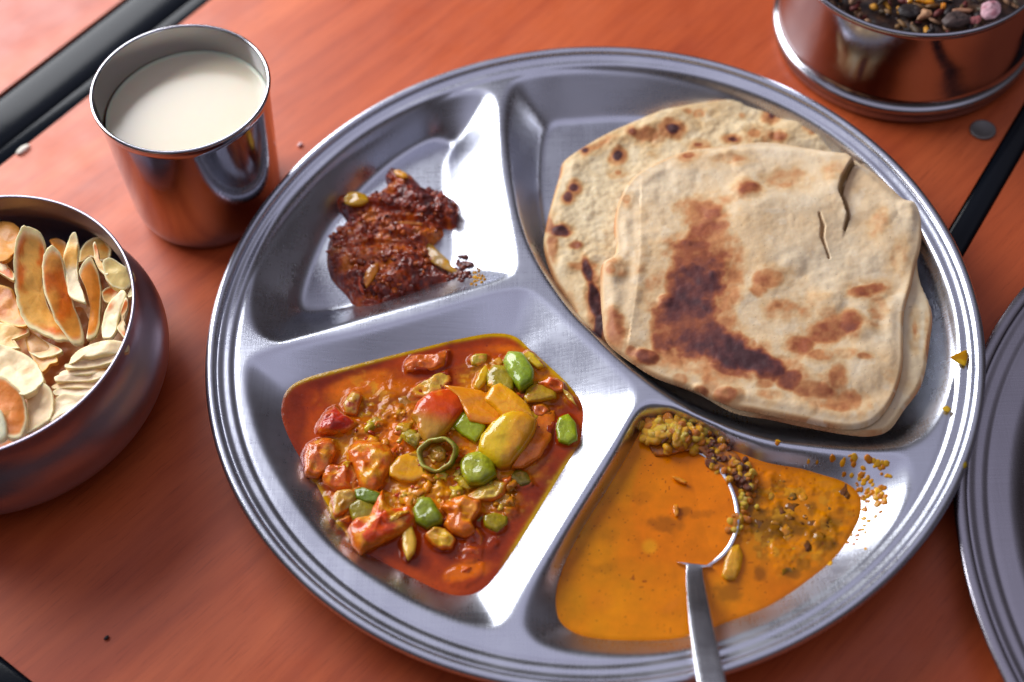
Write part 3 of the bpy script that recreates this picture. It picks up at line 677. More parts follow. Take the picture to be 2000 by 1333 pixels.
# ------------------------------------------------------------------ vegetable curry: the gravy
CB = lambda L: [(520+b[0]/2.2212, 620+b[1]/2.2212, b[2]/2.2212, b[3]/2.2212)+tuple(b[4:]) for b in L]
def grown(P, z, e=.0016):
    w = crom(atl(P, z)[:, :2], 3); c = w.mean(0); d = w-c; return c+d*(1+e/np.linalg.norm(d, axis=1))[:, None]
pulp = CB([(760, 560, 420, 190, 1, 20), (480, 560, 220, 170, .9), (700, 760, 300, 110, 1), (1060, 330, 200, 170, .8), (1000, 800, 120, 120, .7), (340, 790, 110, 80, .6), (560, 400, 160, 80, .4)])
MEN = []
def h_cg(x, y, d, u, v):
    m = blobs(u, v, pulp, 11, .01, .4)*sm(d/.006)
    z = ZC+.0002+m*(.0034*np.clip(fbm(x*130, y*130, 0, 4, 81)+.10, 0, 1)+.0009*fbm(x*420, y*420, 0, 3, 82))
    for P_, hh_ in MEN:
        lo_, hi_ = P_.min(0)-.003, P_.max(0)+.003
        k_ = (x > lo_[0]) & (x < hi_[0]) & (y > lo_[1]) & (y < hi_[1])
        if k_.any():
            q_ = sdist(x[k_], y[k_], P_)
            z[k_] = np.maximum(z[k_], ZC+.0002+min(.0020, .45*hh_)*np.exp(-(np.clip(-q_, 0, 1)/.0011)**2)*(1+.5*vnoise(x[k_]*500, y[k_]*500)))
    return z-.0003*sm(1-d/.003)
def c_cg(x, y, d, u, v, z):
    m = blobs(u, v, pulp, 12, .012, .5)
    t = np.clip(.35+.5*fbm(x*55, y*55, 0, 4, 83), 0, 1)
    C = mixstops(t, [(0, lin(128, 32, 3)), (.5, lin(176, 62, 4)), (1, lin(214, 96, 6))])
    C = cmix(C, m*np.clip(.75+.7*fbm(x*140, y*140, 0, 3, 84), 0, 1), lin(232, 148, 10))
    C = cmix(C, blobs(u, v, CB([(400, 290, 190, 50, .8, -15), (540, 520, 140, 70, .75), (1040, 140, 90, 24, .8), (860, 1110, 110, 40, .85, -15), (840, 560, 90, 60, .35), (600, 300, 120, 40, .5)]), 13, .02, .4), lin(230, 110, 4))
    C = cmix(C, blobs(u, v, CB([(120, 430, 60, 190, .8), (320, 250, 260, 30, .7, -17), (900, 110, 200, 24, .5, -10), (560, 1010, 220, 50, .75, 30), (1240, 700, 50, 120, .6, 30), (480, 1080, 160, 40, .7, 40), (1290, 420, 70, 60, .5)]), 14)*.85, lin(112, 26, 4))
    C = cmix(C, sm((fbm(x*420, y*420, 0, 3, 85)-.22)*6)*m*.7, lin(236, 176, 40))
    e_ = np.exp(-(np.clip(d-.0016, 0, 1)/.0012)**2)*1.6*blobs(u, v, [(720, 705, 190, 40, 1.2, -14), (960, 660, 90, 40, 1.2), (1080, 740, 60, 60, .8), (1060, 990, 40, 130, .8, 30), (640, 1000, 60, 90, .5)], 15, na=.1)
    C = cmix(C, np.clip(e_, 0, 1)*.9, lin(206, 160, 0))
    return C
# pieces in the gravy: outline, height above gravy, doming, material, colours, name, label, category
RED, TOM, TOP_, PNK = lin(186, 40, 10), lin(212, 96, 16), lin(220, 124, 24), lin(206, 100, 34)
ORG, YEL, YGR, GRN, DGR = lin(214, 104, 14), lin(220, 150, 18), lin(206, 172, 20), lin(118, 148, 14), lin(96, 112, 18)
PAL, ONI = lin(214, 180, 110), lin(206, 164, 84)
vg = 'vegetable pieces in the tomato curry'
VEG = [
 ([(612, 210), (635, 175), (700, 172), (745, 168), (788, 152), (790, 185), (765, 215), (720, 232), (650, 234), (615, 235)], .0008, .0026, M_wet, PNK, TOM, 'tomato_chunk', 'pinkish tomato chunk nearest the far edge of the red curry', 'tomato', None),
 ([(625, 330), (660, 300), (720, 270), (775, 235), (792, 240), (790, 285), (760, 320), (700, 345), (650, 350)], .0004, .0018, M_wet, ONI, YEL, 'onion_piece', 'pale yellow onion flake just below the far pink tomato chunk', 'onion', None),
 ([(527, 365), (600, 345), (650, 335), (655, 375), (610, 405), (532, 410)], -.0002, .0013, M_wet, lin(140, 104, 24), lin(120, 80, 18), 'bean_piece', 'sunken brownish green bean piece left of the orange pepper', 'green bean', None),
 ([(560, 470), (600, 430), (635, 430), (642, 485), (605, 525), (550, 512)], .0, .0012, M_wet, lin(206, 92, 16), lin(214, 116, 26), 'tomato_chunk', 'small orange tomato bit sunk left of the big orange pepper', 'tomato', None),
 ([(642, 435), (665, 385), (720, 345), (790, 333), (840, 358), (858, 405), (822, 450), (790, 490), (748, 530), (700, 545), (672, 505), (662, 460)], .0022, .0044, M_skin, lin(204, 70, 12), lin(212, 110, 20), 'pepper_piece', 'large domed orange red pepper piece above the chili ring', 'bell pepper', ((-.3, 1), lin(198, 140, 34))),
 ([(785, 308), (850, 314), (930, 328), (975, 362), (1012, 420), (1003, 455), (930, 456), (885, 445), (858, 392), (830, 350)], .0030, .0018, M_skin, lin(216, 132, 14), lin(196, 96, 10), 'pepper_piece', 'flat amber pepper square between orange and yellow peppers', 'bell pepper', None),
 ([(957, 362), (985, 312), (1020, 300), (1070, 332), (1125, 380), (1150, 430), (1100, 437), (1030, 437), (1000, 402)], .0034, .0024, M_skin, lin(226, 154, 20), lin(214, 132, 16), 'pepper_piece', 'golden rectangular pepper piece above the large shiny yellow one', 'bell pepper', None),
 ([(1165, 445), (1200, 426), (1245, 420), (1248, 470), (1228, 540), (1190, 600), (1120, 642), (1075, 642), (1110, 590), (1150, 520)], .0012, .0022, M_skin, lin(204, 104, 10), lin(214, 140, 16), 'pepper_piece', 'orange pepper wedge leaning right of the large shiny yellow piece', 'bell pepper', None),
 ([(932, 590), (945, 530), (985, 480), (1030, 447), (1075, 430), (1130, 440), (1165, 470), (1150, 520), (1110, 580), (1060, 640), (1020, 648), (975, 628)], .0030, .0052, M_skin, lin(208, 170, 16), lin(190, 160, 20), 'pepper_piece', 'largest shiny yellow green pepper piece in the curry', 'bell pepper', ((1, .2), lin(222, 150, 16))),
 ([(1272, 447), (1310, 432), (1340, 470), (1345, 530), (1310, 550), (1272, 540), (1262, 490)], .0014, .0022, M_wet, lin(126, 160, 18), lin(104, 140, 16), 'bean_piece', 'bright green bean piece against the right wall of the curry well', 'green bean', None),
 ([(1035, 205), (1055, 168), (1110, 175), (1155, 240), (1150, 285), (1105, 317), (1080, 290), (1050, 245)], .0026, .0044, M_wet, lin(110, 150, 26), lin(90, 134, 20), 'bean_piece', 'tall green bean piece standing near the far corner of the curry', 'green bean', ((0, -1), lin(156, 178, 50))),
 ([(962, 255), (990, 220), (1030, 225), (1068, 280), (1065, 320), (1000, 322), (965, 300)], .0018, .0028, M_wet, lin(140, 140, 20), lin(196, 150, 30), 'bean_piece', 'olive bean piece touching the tall far green bean', 'green bean', None),
 ([(905, 303), (930, 240), (958, 212), (970, 240), (950, 290), (925, 315)], .0014, .0020, M_skin, lin(206, 160, 20), lin(190, 120, 14), 'pepper_piece', 'narrow yellow pepper strip left of the olive bean piece', 'bell pepper', None),
 ([(888, 182), (910, 168), (955, 168), (950, 200), (915, 215), (892, 208)], .0012, .0018, M_wet, lin(160, 160, 40), ONI, 'bean_piece', 'small pale green bit by the far gravy edge', 'green bean', None),
 ([(980, 195), (1010, 180), (1030, 200), (1010, 215)], .0006, .0012, M_wet, lin(206, 140, 30), YEL, 'pepper_piece', 'tiny yellow pepper tip beside the tall far bean', 'bell pepper', None),
 ([(818, 478), (850, 420), (885, 425), (945, 475), (925, 515), (905, 538), (850, 507)], .0022, .0016, M_skin, lin(140, 150, 16), lin(112, 128, 14), 'pepper_piece', 'flat green pepper square under the amber pepper square', 'bell pepper', None),
 ([(850, 640), (880, 610), (935, 598), (975, 630), (990, 690), (940, 725), (885, 725), (855, 682)], .0022, .0042, M_wet, lin(120, 142, 12), lin(104, 124, 12), 'bean_piece', 'thick green bean piece between the chili ring and yellow pepper', 'green bean', ((-.5, -1), lin(170, 172, 30))),
 ([(543, 657), (580, 615), (645, 595), (700, 640), (702, 690), (640, 715), (585, 712), (545, 690)], .0010, .0022, M_skin, lin(216, 150, 24), lin(200, 120, 18), 'pepper_piece', 'soft yellow pepper piece left of the chili ring', 'bell pepper', None),
 ([(360, 592), (400, 552), (470, 550), (520, 570), (547, 612), (520, 690), (480, 745), (440, 757), (410, 720), (380, 655)], .0014, .0034, M_wet, lin(216, 104, 16), lin(226, 150, 30), 'tomato_chunk', 'big orange tomato chunk in the left half of the curry', 'tomato', None),
 ([(230, 482), (260, 430), (300, 395), (335, 430), (387, 465), (352, 497), (290, 507), (240, 502)], .0018, .0030, M_wet, lin(182, 40, 12), lin(206, 80, 26), 'tomato_chunk', 'dark red tomato chunk at the far left of the curry', 'tomato', None),
 ([(170, 622), (190, 560), (240, 535), (290, 540), (302, 590), (270, 650), (222, 692), (180, 686)], .0016, .0030, M_wet, lin(206, 98, 34), lin(216, 140, 60), 'tomato_chunk', 'pale wrinkled tomato chunk at the left gravy edge', 'tomato', None),
 ([(332, 388), (375, 325), (412, 350), (390, 420), (345, 424)], .0016, .0018, M_wet, lin(196, 150, 74), lin(170, 70, 40), 'onion_piece', 'small cream onion bit above the dark red tomato chunk', 'onion', None),
 ([(250, 692), (262, 640), (310, 652), (370, 642), (402, 690), (365, 745), (300, 752), (255, 722)], .0012, .0022, M_wet, lin(204, 92, 20), lin(222, 140, 40), 'tomato_chunk', 'brownish tomato chunk under the pale wrinkled one', 'tomato', None),
 ([(310, 655), (350, 630), (370, 632), (362, 655), (322, 668)], .0030, .0010, M_wet, lin(220, 170, 50), YEL, 'onion_piece', 'thin yellow sliver lying on the brownish tomato chunk', 'onion', None),
 ([(290, 802), (312, 765), (370, 755), (398, 782), (372, 822), (332, 857), (300, 862)], .0018, .0026, M_wet, lin(206, 160, 96), lin(196, 140, 50), 'onion_piece', 'cream onion chunk at the lower left gravy edge', 'onion', None),
 ([(390, 757), (420, 747), (492, 772), (487, 805), (430, 806), (395, 790)], .0030, .0020, M_wet, lin(90, 124, 14), lin(70, 100, 12), 'bean_piece', 'dark green bean piece right of the cream onion chunk', 'green bean', None),
 ([(365, 832), (400, 802), (460, 812), (482, 850), (440, 886), (382, 882)], .0018, .0026, M_wet, lin(128, 130, 12), lin(110, 110, 12), 'bean_piece', 'olive green bean piece above the large red tomato wedge', 'green bean', None),
 ([(315, 880), (350, 850), (372, 870), (360, 892), (325, 893)], .0012, .0016, M_wet, lin(210, 120, 60), TOM, 'tomato_chunk', 'tiny orange tomato scrap at the lower left edge', 'tomato', None),
 ([(370, 925), (400, 885), (450, 872), (482, 800), (505, 768), (522, 830), (560, 840), (620, 832), (648, 870), (640, 912), (560, 950), (480, 985), (420, 1018), (388, 982)], .0022, .0040, M_wet, lin(218, 76, 12), lin(228, 146, 34), 'tomato_chunk', 'large red orange tomato wedge with pointed tip near the front', 'tomato', None),
 ([(520, 885), (560, 855), (610, 840), (618, 852), (570, 880), (530, 897)], .0052, .0010, M_wet, lin(226, 170, 70), YEL, 'onion_piece', 'thin yellow sliver on top of the large tomato wedge', 'onion', None),
 ([(592, 962), (600, 925), (632, 918), (650, 970), (642, 1020), (614, 1050), (597, 1012)], .0014, .0024, M_wet, lin(196, 176, 72), lin(176, 150, 40), 'bean_piece', 'pale green sliver below the large tomato wedge', 'green bean', None),
 ([(643, 842), (670, 800), (712, 798), (762, 870), (757, 896), (700, 917), (655, 892)], .0022, .0036, M_wet, lin(104, 130, 14), lin(88, 112, 12), 'bean_piece', 'green bean piece between large tomato wedge and orange tomato', 'green bean', ((-1, -.6), lin(140, 150, 24))),
 ([(700, 947), (730, 920), (780, 926), (812, 965), (802, 1002), (760, 1006), (720, 986)], .0020, .0026, M_wet, lin(214, 168, 66), lin(200, 140, 30), 'garlic_clove', 'rounded cream garlic clove at the front of the curry', 'garlic', None),
 ([(832, 930), (900, 905), (938, 960), (922, 1040), (862, 1062), (815, 1010)], .0, .0014, M_wet, lin(196, 84, 12), lin(176, 64, 10), 'tomato_chunk', 'sunken deep orange tomato piece at the front', 'tomato', None),
 ([(765, 832), (810, 800), (862, 786), (922, 810), (927, 850), (892, 890), (902, 930), (860, 950), (812, 935), (772, 905), (792, 860)], .0024, .0036, M_wet, lin(216, 112, 20), lin(222, 140, 34), 'tomato_chunk', 'bright orange tomato piece above the garlic clove', 'tomato', None),
 ([(947, 872), (990, 857), (1042, 872), (1040, 902), (1000, 935), (952, 908)], .0010, .0022, M_wet, lin(140, 140, 20), lin(110, 116, 16), 'bean_piece', 'olive bean piece at the front right of the curry', 'green bean', None),
 ([(897, 860), (925, 845), (945, 865), (925, 892), (900, 885)], .0004, .0014, M_wet, lin(104, 100, 16), None, 'bean_piece', 'tiny dark green bit beside the bright orange tomato', 'green bean', None),
 ([(885, 775), (930, 740), (990, 715), (1037, 727), (1030, 772), (980, 796), (910, 800)], .0016, .0020, M_wet, lin(206, 170, 92), lin(190, 140, 50), 'onion_piece', 'cream onion shred right of the thick green bean', 'onion', None),
 ([(1060, 702), (1090, 667), (1130, 682), (1147, 722), (1100, 737)], .0004, .0020, M_wet, lin(98, 96, 18), lin(130, 110, 40), 'bean_piece', 'dark half sunken bean piece near the right gravy edge', 'green bean', None),
 ([(985, 800), (1040, 775), (1080, 800), (1050, 850), (1000, 850)], .0002, .0018, M_wet, lin(180, 120, 24), lin(190, 134, 40), 'onion_piece', 'translucent onion flake below the cream shred', 'onion', None),
 ([(1125, 352), (1145, 307), (1200, 300), (1252, 330), (1250, 355), (1190, 367), (1140, 371)], .0018, .0024, M_wet, lin(170, 152, 30), lin(196, 140, 60), 'bean_piece', 'yellowish green bean piece near the far right corner', 'green bean', None),
 ([(1180, 292), (1230, 270), (1285, 290), (1290, 322), (1250, 327), (1205, 305)], .0026, .0018, M_wet, lin(216, 96, 30), lin(216, 134, 60), 'tomato_chunk', 'small pink orange tomato chunk at the far right corner', 'tomato', None),
 ([(1108, 175), (1135, 153), (1162, 168), (1200, 215), (1175, 222), (1140, 195)], .0020, .0016, M_wet, lin(196, 164, 30), lin(190, 120, 40), 'pepper_piece', 'curled yellow rind just right of the tall far bean', 'bell pepper', None),
 ([(1278, 312), (1330, 350), (1347, 392), (1322, 372), (1292, 342)], .0012, .0012, M_wet, lin(206, 170, 110), None, 'onion_piece', 'slim cream rind along the right gravy edge', 'onion', None),
 ([(1160, 390), (1200, 380), (1222, 408), (1190, 432), (1165, 427)], .0014, .0016, M_wet, lin(196, 96, 46), TOP_, 'tomato_chunk', 'little tomato bit above the orange pepper wedge', 'tomato', None),
 ([(790, 1112), (860, 1082), (930, 1075), (920, 1120), (862, 1160), (802, 1150)], -.0003, .0009, M_wet, lin(206, 88, 10), None, 'tomato_chunk', 'flat orange tomato skin sunk at the nearest gravy corner', 'tomato', None),
 ([(960, 1000), (985, 960), (1015, 955), (985, 1000)], .0002, .0010, M_wet, lin(190, 80, 20), None, 'tomato_chunk', 'small sunken orange scrap near the lower right gravy edge', 'tomato', None),
 ([(700, 610), (745, 590), (765, 600), (730, 640)], .0014, .0010, M_wet, lin(214, 160, 60), YEL, 'onion_piece', 'cream flake inside the left side of the chili ring', 'onion', None),
]
MEN = [(atl([tuple(q) for q in crom(zC(v_[0]), 2)], ZC+.001)[:, :2], max(v_[1], 0)+v_[2]) for v_ in VEG]
cg = field('tomato_gravy', grown(C_liq, ZC), ZC, h_cg, M_gravy, .00045, zbot=.0016, world=True, n=2, colf=c_cg)
tag(cg, 'oily red orange tomato gravy filling the lower left well', 'gravy')

soft_ = lambda nm: 'tomato' in nm or 'onion' in nm or 'garlic' in nm
for i, (pts, dz, hh, mt, c1, c2_, nm, lb, ct, gr_) in enumerate(VEG):
    tl = (random.uniform(-.10, .10), random.uniform(-.12, .06))
    soft = 'tomato' in nm or 'onion' in nm or 'garlic' in nm
    pc_ = np.array(zC(pts)); pc_ = pc_.mean(0)+(pc_-pc_.mean(0))*(1.13 if dz > 0 else 1.05); bright = lambda c: None if c is None else np.clip(np.array(c)*([1.5, 1.08, .6] if 'bean' in nm else [1.2, 1.18, .55]), 0, .9)
    piece(nm, [tuple(q) for q in pc_], ZC+dz-.0004, hh, mt, bright(c1), bright(c2_), lin(216, 108, 10) if soft_(nm) else None, rim0=.72, g=tl, p=2.6 if soft else 3.6, amp=.0012 if soft else .0004, fs=260 if soft else 150, th=.004 if dz > 0 else .002, facet=.0022 if soft else .0008, corner=.75,
          label=lb, cat=ct, group=vg, grad=gr_, blot=.35 if soft else .05, n=4, rings=14, edgeamp=.05 if soft else .015, seed=100+i)
# chili ring with pulp inside
c0 = at(520+745/2.2212, 620+597/2.2212, ZC+.0035)
ring = []; nn, mm = 40, 12
tilt = Matrix.Rotation(.35, 3, 'X') @ Matrix.Rotation(-.2, 3, 'Y')
V = []; C_ = []
for i in range(nn):
    a = 2*math.pi*i/nn
    for j in range(mm):
        b = 2*math.pi*j/mm; rr = .0063+.0009*math.cos(b)+.0003*math.sin(3*a)+.0004*math.sin(2*a+1)+.0002*math.sin(7*a); v = Vector((rr*math.cos(a)*1.05, rr*math.sin(a), .0030*math.sin(b)*(1+.22*math.sin(2*a)+.1*math.sin(5*a))))
        V.append((tilt@v)[:]); C_.append(lin(178, 176, 84) if math.sin(b) > .6 else (lin(150, 140, 50) if math.cos(b) < -.3 else lin(104, 124, 14)))
F = [(i*mm+j, ((i+1) % nn)*mm+j, ((i+1) % nn)*mm+(j+1) % mm, i*mm+(j+1) % mm) for i in range(nn) for j in range(mm)]
cr_ = mesh('chili_ring', V, F, M_wet, None, col=np.array(C_)); cr_.location = c0
tag(cr_, 'hollow green chili ring with pulp inside at the centre of the curry', 'chili')
x_ = piece('ring_pulp', zC([(712, 580), (745, 560), (782, 580), (780, 615), (745, 630), (715, 612)]), ZC+.0018, .0022, M_wet, lin(190, 130, 50), lin(206, 160, 60), amp=.0012, fs=500, blot=.5)
x_.parent = cr_; x_.matrix_parent_inverse = Matrix.Translation(c0.tolist()).inverted()
rnd = random.Random(9); sp = []
while len(sp) < 130:
    a, b = rnd.uniform(520, 1160), rnd.uniform(660, 1140)
    if blobs(np.array([a]), np.array([b]), pulp, 16, .01, .3)[0] > .45+.4*rnd.random(): sp.append((a, b))
V, F, C = lumps(sp, [lin(236, 180, 60), lin(230, 140, 16), lin(222, 100, 16), lin(226, 120, 10), lin(206, 70, 14)], M_wet, lambda a, b: ZC+.0018, (.0004, .0013), 6, .5, .9)
tag(mesh('tomato_seed', V, F, M_wet, None, col=C), 'tiny tomato seeds and pulp bits floating over the red curry', kind='stuff')

sp = []
while len(sp) < 52:
    a, b = rnd.uniform(560, 1130), rnd.uniform(680, 1130)
    if blobs(np.array([a]), np.array([b]), pulp, 16, .01, .3)[0] > .5: sp.append((a, b))
V, F, C = lumps(sp, [lin(240, 176, 30), lin(236, 140, 10), lin(226, 96, 14), lin(206, 170, 30), lin(236, 186, 80)], M_wet, lambda a, b: ZC+.0016, (.0014, .0027), 26, .45, 1.1)
tag(mesh('vegetable_shred', V, F, M_wet, None, col=C), 'soft yellow and orange vegetable shreds between the larger pieces of the red curry', kind='stuff')

# ------------------------------------------------------------------ dal, spoon, lentils
DBb = lambda L: [(1040+b[0]/2.2222, 780+b[1]/2.2222, b[2]/2.2222, b[3]/2.2222)+tuple(b[4:]) for b in L]
neck, tip = at(1362, 1108, .0112)[:2], at(1306, 868, .0112)[:2]
sc_ = (neck+tip)/2; ax = (tip-neck)/np.linalg.norm(tip-neck); sd = np.array([ax[1], -ax[0]])    # sd: to the right
SL = np.linalg.norm(tip-neck)/2*1.02; SW = .0193
def spoonq(x, y):
    a = ((x-sc_[0])*ax[0]+(y-sc_[1])*ax[1])/SL; b = ((x-sc_[0])*sd[0]+(y-sc_[1])*sd[1])
    w = SW*(1-.10*a)                          # a little wider towards the handle
    return a, b/w, np.sqrt(a*a+(b/w)**2)
def rimz_(x, y): a, b, q = spoonq(x, y); return ZD-.0001+.0024*b
def h_dal(x, y, d, u, v):
    a, b, q = spoonq(x, y)
    z = np.full(len(x), ZD+.0002)
    m = 1-blobs(u, v, [(1230, 1060, 190, 180, 1)], 5, .004, .1)
    m = blobs(u, v, DBb([(1120, 500, 360, 260, 1, 15)]), 41, .006, .2)
    z += m*sm(d/.006)*(.0013*np.clip(fbm(x*170, y*170, 0, 4, 91)+.05, 0, 1))*(q > 1)
    z = np.where(q < 1.0, np.maximum(z, rimz_(x, y)-.0004-.0003*sm((q-.8)/.2)), z)
    return z-.0003*sm(1-d/.003)
def c_dal(x, y, d, u, v, z):
    t = np.clip(.5+.45*fbm(x*45, y*45, 0, 4, 93), 0, 1)
    C = mixstops(t, [(0, lin(212, 106, 0)), (.5, lin(226, 126, 0)), (1, lin(234, 150, 2))])
    a, b, q = spoonq(x, y)
    C = cmix(C, (1-sm((q-.9)/.14))*.6, lin(232, 120, 0))
    r = blobs(u, v, DBb([(1100, 560, 300, 230, 1, 10)]), 31, .006, .3)*(q > 1)
    C = cmix(C, r*sm((fbm(x*150, y*150, 0, 4, 94)-.02)*3.5)*.8, lin(120, 76, 14))
    C = cmix(C, r*sm((fbm(x*240, y*240, 0, 3, 95)-.2)*5)*.7, lin(220, 156, 40))
    C = cmix(C, blobs(u, v, DBb([(950, 420, 60, 70, .9, 60), (1100, 560, 160, 50, .85), (1290, 540, 60, 34, .7), (1270, 630, 50, 34, .8), (1215, 480, 26, 40, .7), (990, 760, 26, 34, .6), (1130, 760, 34, 20, .6), (850, 840, 70, 50, .5)]), 32, .03, .5), lin(92, 50, 12))
    C = cmix(C, blobs(u, v, DBb([(260, 420, 60, 300, .8, 28), (160, 860, 70, 140, .7), (420, 760, 120, 60, .3)]), 42, .01, .5)*.55, lin(190, 128, 4))
    C = cmix(C, blobs(u, v, DBb([(580, 545, 60, 36, .55), (660, 490, 36, 24, .5), (720, 500, 60, 20, .35), (470, 430, 50, 30, .25), (330, 600, 50, 40, .25), (300, 740, 60, 30, .25)]), 33, .03, .6), lin(120, 66, 8))
    C = cmix(C, blobs(u, v, DBb([(508, 642, 34, 32, 1)]), 34, .03, .15), lin(236, 150, 16))
    C = cmix(C, blobs(u, v, DBb([(1150, 640, 50, 34, .8), (600, 900, 50, 18, .6, -40), (300, 880, 60, 40, .3), (860, 640, 30, 90, .5), (1000, 300, 130, 60, .3)]), 35), lin(222, 124, 20))
    e_ = np.exp(-(np.clip(d-.0016, 0, 1)/.0010)**2); C = cmix(C, e_*.5, lin(196, 110, 0)); C = cmix(C, r*.3, lin(186, 124, 8))
    sp_ = (vnoise(x*900, y*900, 0, 99) > .90)*.7; C = cmix(C, sp_, lin(130, 40, 6))
    return C
dal = field('dal', grown(D_liq, ZD), ZD, h_dal, M_dal, .0004, zbot=.0016, world=True, n=2, colf=c_dal)
tag(dal, 'orange yellow dal filling the lower right well', 'dal')
# spoon
spn = empty('steel_spoon', (float(sc_[0]), float(sc_[1]), .0086), 'steel spoon sunk in the orange dal, its flat handle crossing the plate rim', 'spoon')
V = []; nr, na = 18, 96
def sp_pt(q, th, dz):
    a, b = q*math.cos(th), q*math.sin(th); w = SW*(1-.10*a); x, y = sc_+ax*a*SL+sd*b*w
    zr = float(rimz_(np.array([x]), np.array([y]))[0]); return (x, y, zr-.0056*max(0., 1-q*q)**.8+dz)
for side_ in (0, 1):
    for i in range(nr+1):
        q = (i/nr) if side_ == 0 else (1-i/nr)
        for j in range(na):
            th = 2*math.pi*j/na; V.append(sp_pt(q*(1.012 if side_ else 1), th, -.0008 if side_ else .0003))
j = np.arange(na); k = (j+1) % na; F = np.concatenate([np.c_[i*na+j, i*na+k, (i+1)*na+k, (i+1)*na+j] for i in range(2*nr+1)])
sb_ = mesh('spoon_bowl', V, F, M_spoon, spn); place(spn, sb_)
path = [at(1357, 1104, .0113), at(1356, 1120, .0122), at(1359, 1150, .0150), at(1366, 1200, .0200), at(1376, 1260, .0245), at(1390, 1333, .0292), at(1410, 1440, .0340), at(1432, 1560, .0365)]
path = crom(path, 8, False); np_ = len(path)
V = []; n_s = 11
for i, p in enumerate(path):
    t = i/(np_-1); w = .0029+.0017*sm(t*1.3)
    if t < .10: w = .0029+.0036*(1-sm(t/.075))**1.6
    tg = path[min(i+1, np_-1)]-path[max(i-1, 0)]; tg /= np.linalg.norm(tg); s_ = np.cross(tg, [0, 0, 1]); s_ /= np.linalg.norm(s_); nn_ = np.cross(s_, tg)
    prof = [(-1, -.35), (-1, .1), (-.94, .45), (-.5, .50), (0, .5), (.5, .50), (.94, .45), (1, .1), (1, -.35), (.9, -.5), (-.9, -.5)]
    for a, b in prof: V.append(p+s_*a*w+nn_*b*.0017)
F = [(i*n_s+a, i*n_s+(a+1) % n_s, (i+1)*n_s+(a+1) % n_s, (i+1)*n_s+a) for i in range(np_-1) for a in range(n_s)]+[tuple(range(n_s))[::-1], tuple((np_-1)*n_s+a for a in range(n_s))]
hd = mesh('handle', V, F, M_spoon, spn)
bv = hd.modifiers.new('bevel', 'BEVEL'); bv.width = .0003; bv.segments = 2; bv.limit_method = 'ANGLE'
place(spn, hd)
# lentil clump: single glossy lentils heaped at the tip of the spoon
lc = empty('lentil_clump', tuple(at(1320, 860, ZD)), 'lumpy heap of golden and brown lentils at the far tip of the spoon', 'lentils')
V0, F0 = bmesh_ico(2)
lmesh = {}
for nm_, c_ in (('gold', lin(236, 164, 16)), ('amber', lin(214, 122, 10)), ('brown', lin(112, 52, 20)), ('pale', lin(240, 190, 60))):
    w = 1+.12*fbm(V0[:, 0]*1.5, V0[:, 1]*1.5, V0[:, 2]*1.5, 2, 5)
    t_ = mesh('lentil', V0*w[:, None]*np.array([1, .92, .62]), F0, M_wet, lc, col=np.tile(c_, (len(V0), 1))); lmesh[nm_] = t_.data; bpy.data.objects.remove(t_)
rnd = random.Random(12)
def lent(px_, py_, z, r_, kind):
    o = bpy.data.objects.new('lentil', lmesh[kind]); COL.objects.link(o); o.parent = lc
    w = at(px_, py_, z); o.location = Vector(w)-lc.location; s_ = r_*rnd.uniform(.8, 1.2); o.scale = (s_*rnd.uniform(.9, 1.3), s_, s_*rnd.uniform(.9, 1.2)); o.rotation_euler = (rnd.uniform(-.8, .8), rnd.uniform(-.8, .8), rnd.uniform(0, 6))
for i in range(120):
    a = rnd.gauss(0, 1); b = rnd.gauss(0, 1)
    x, y = 1315+a*36+b*4, 848+b*17+a*4
    if not (1248 < x < 1400 and 818 < y < 905): continue
    hgt = max(0, 1-((x-1315)/80)**2-((y-850)/42)**2)
    lent(x, y, ZD+.0006+.0042*hgt*rnd.uniform(.6, 1), .0022, rnd.choice(['gold', 'gold', 'amber', 'pale', 'brown' if y > 845 and x > 1290 else 'gold']))
for i in range(95):
    t = rnd.random(); x = 1378+80*t**1.1+rnd.gauss(0, 13); y = 862+75*t+rnd.gauss(0, 12)
    lent(x, y, ZD+.0004+.0018*rnd.random(), .0016, rnd.choice(['brown', 'brown', 'amber', 'brown', 'gold']))
for i in range(60):
    t = rnd.random(); x = 1450+8*math.sin(t*5)+rnd.gauss(0, 8); y = 905+140*t
    lent(x, y, ZD+.0004+.0010*rnd.random(), .0014, rnd.choice(['gold', 'amber', 'amber', 'pale']))
x_ = piece('masala_paste', [(1262, 862), (1275, 832), (1320, 822), (1375, 832), (1400, 862), (1440, 890), (1462, 925), (1450, 945), (1415, 930), (1395, 900), (1350, 880), (1310, 890), (1280, 892)], ZD+.0003, .0020, M_wet, lin(196, 112, 16), lin(120, 60, 16), amp=.0009, fs=300, blot=.5); x_.parent = lc; place(lc, x_)
DP = [([(820, 770), (835, 700), (860, 640), (895, 632), (915, 680), (905, 740), (880, 785), (845, 790)], .0004, .0018, lin(224, 158, 18), 'almond_shaped_dal_piece', 'plump yellow garlic clove right of the spoon neck', 'garlic'),
      ([(605, 335), (640, 340), (672, 360), (662, 370), (620, 352)], .0010, .0008, lin(226, 140, 20), 'onion_sliver', 'thin orange sliver floating in the spoon', 'onion'),
      ([(612, 460), (632, 458), (635, 500), (622, 512), (612, 490)], .0008, .0006, lin(226, 140, 20), 'onion_sliver', 'short upright sliver near the middle of the spoon', 'onion'),
      ([(880, 545), (900, 520), (905, 575), (890, 588)], .0006, .0010, lin(220, 140, 24), 'onion_sliver', 'golden sliver just outside the right spoon edge', 'onion')]
for i, (pts, dz, hh, c_, nm_, lb, ct) in enumerate(DP):
    piece('garlic_clove' if i == 0 else 'onion_sliver', zD(pts), ZD+dz+(.0004 if i in (1, 2) else 0), hh, M_wet, c_, c_*.9, label=lb, cat=ct, amp=.0002, th=.001, g=(0, 0))
rnd = random.Random(19); sp = []
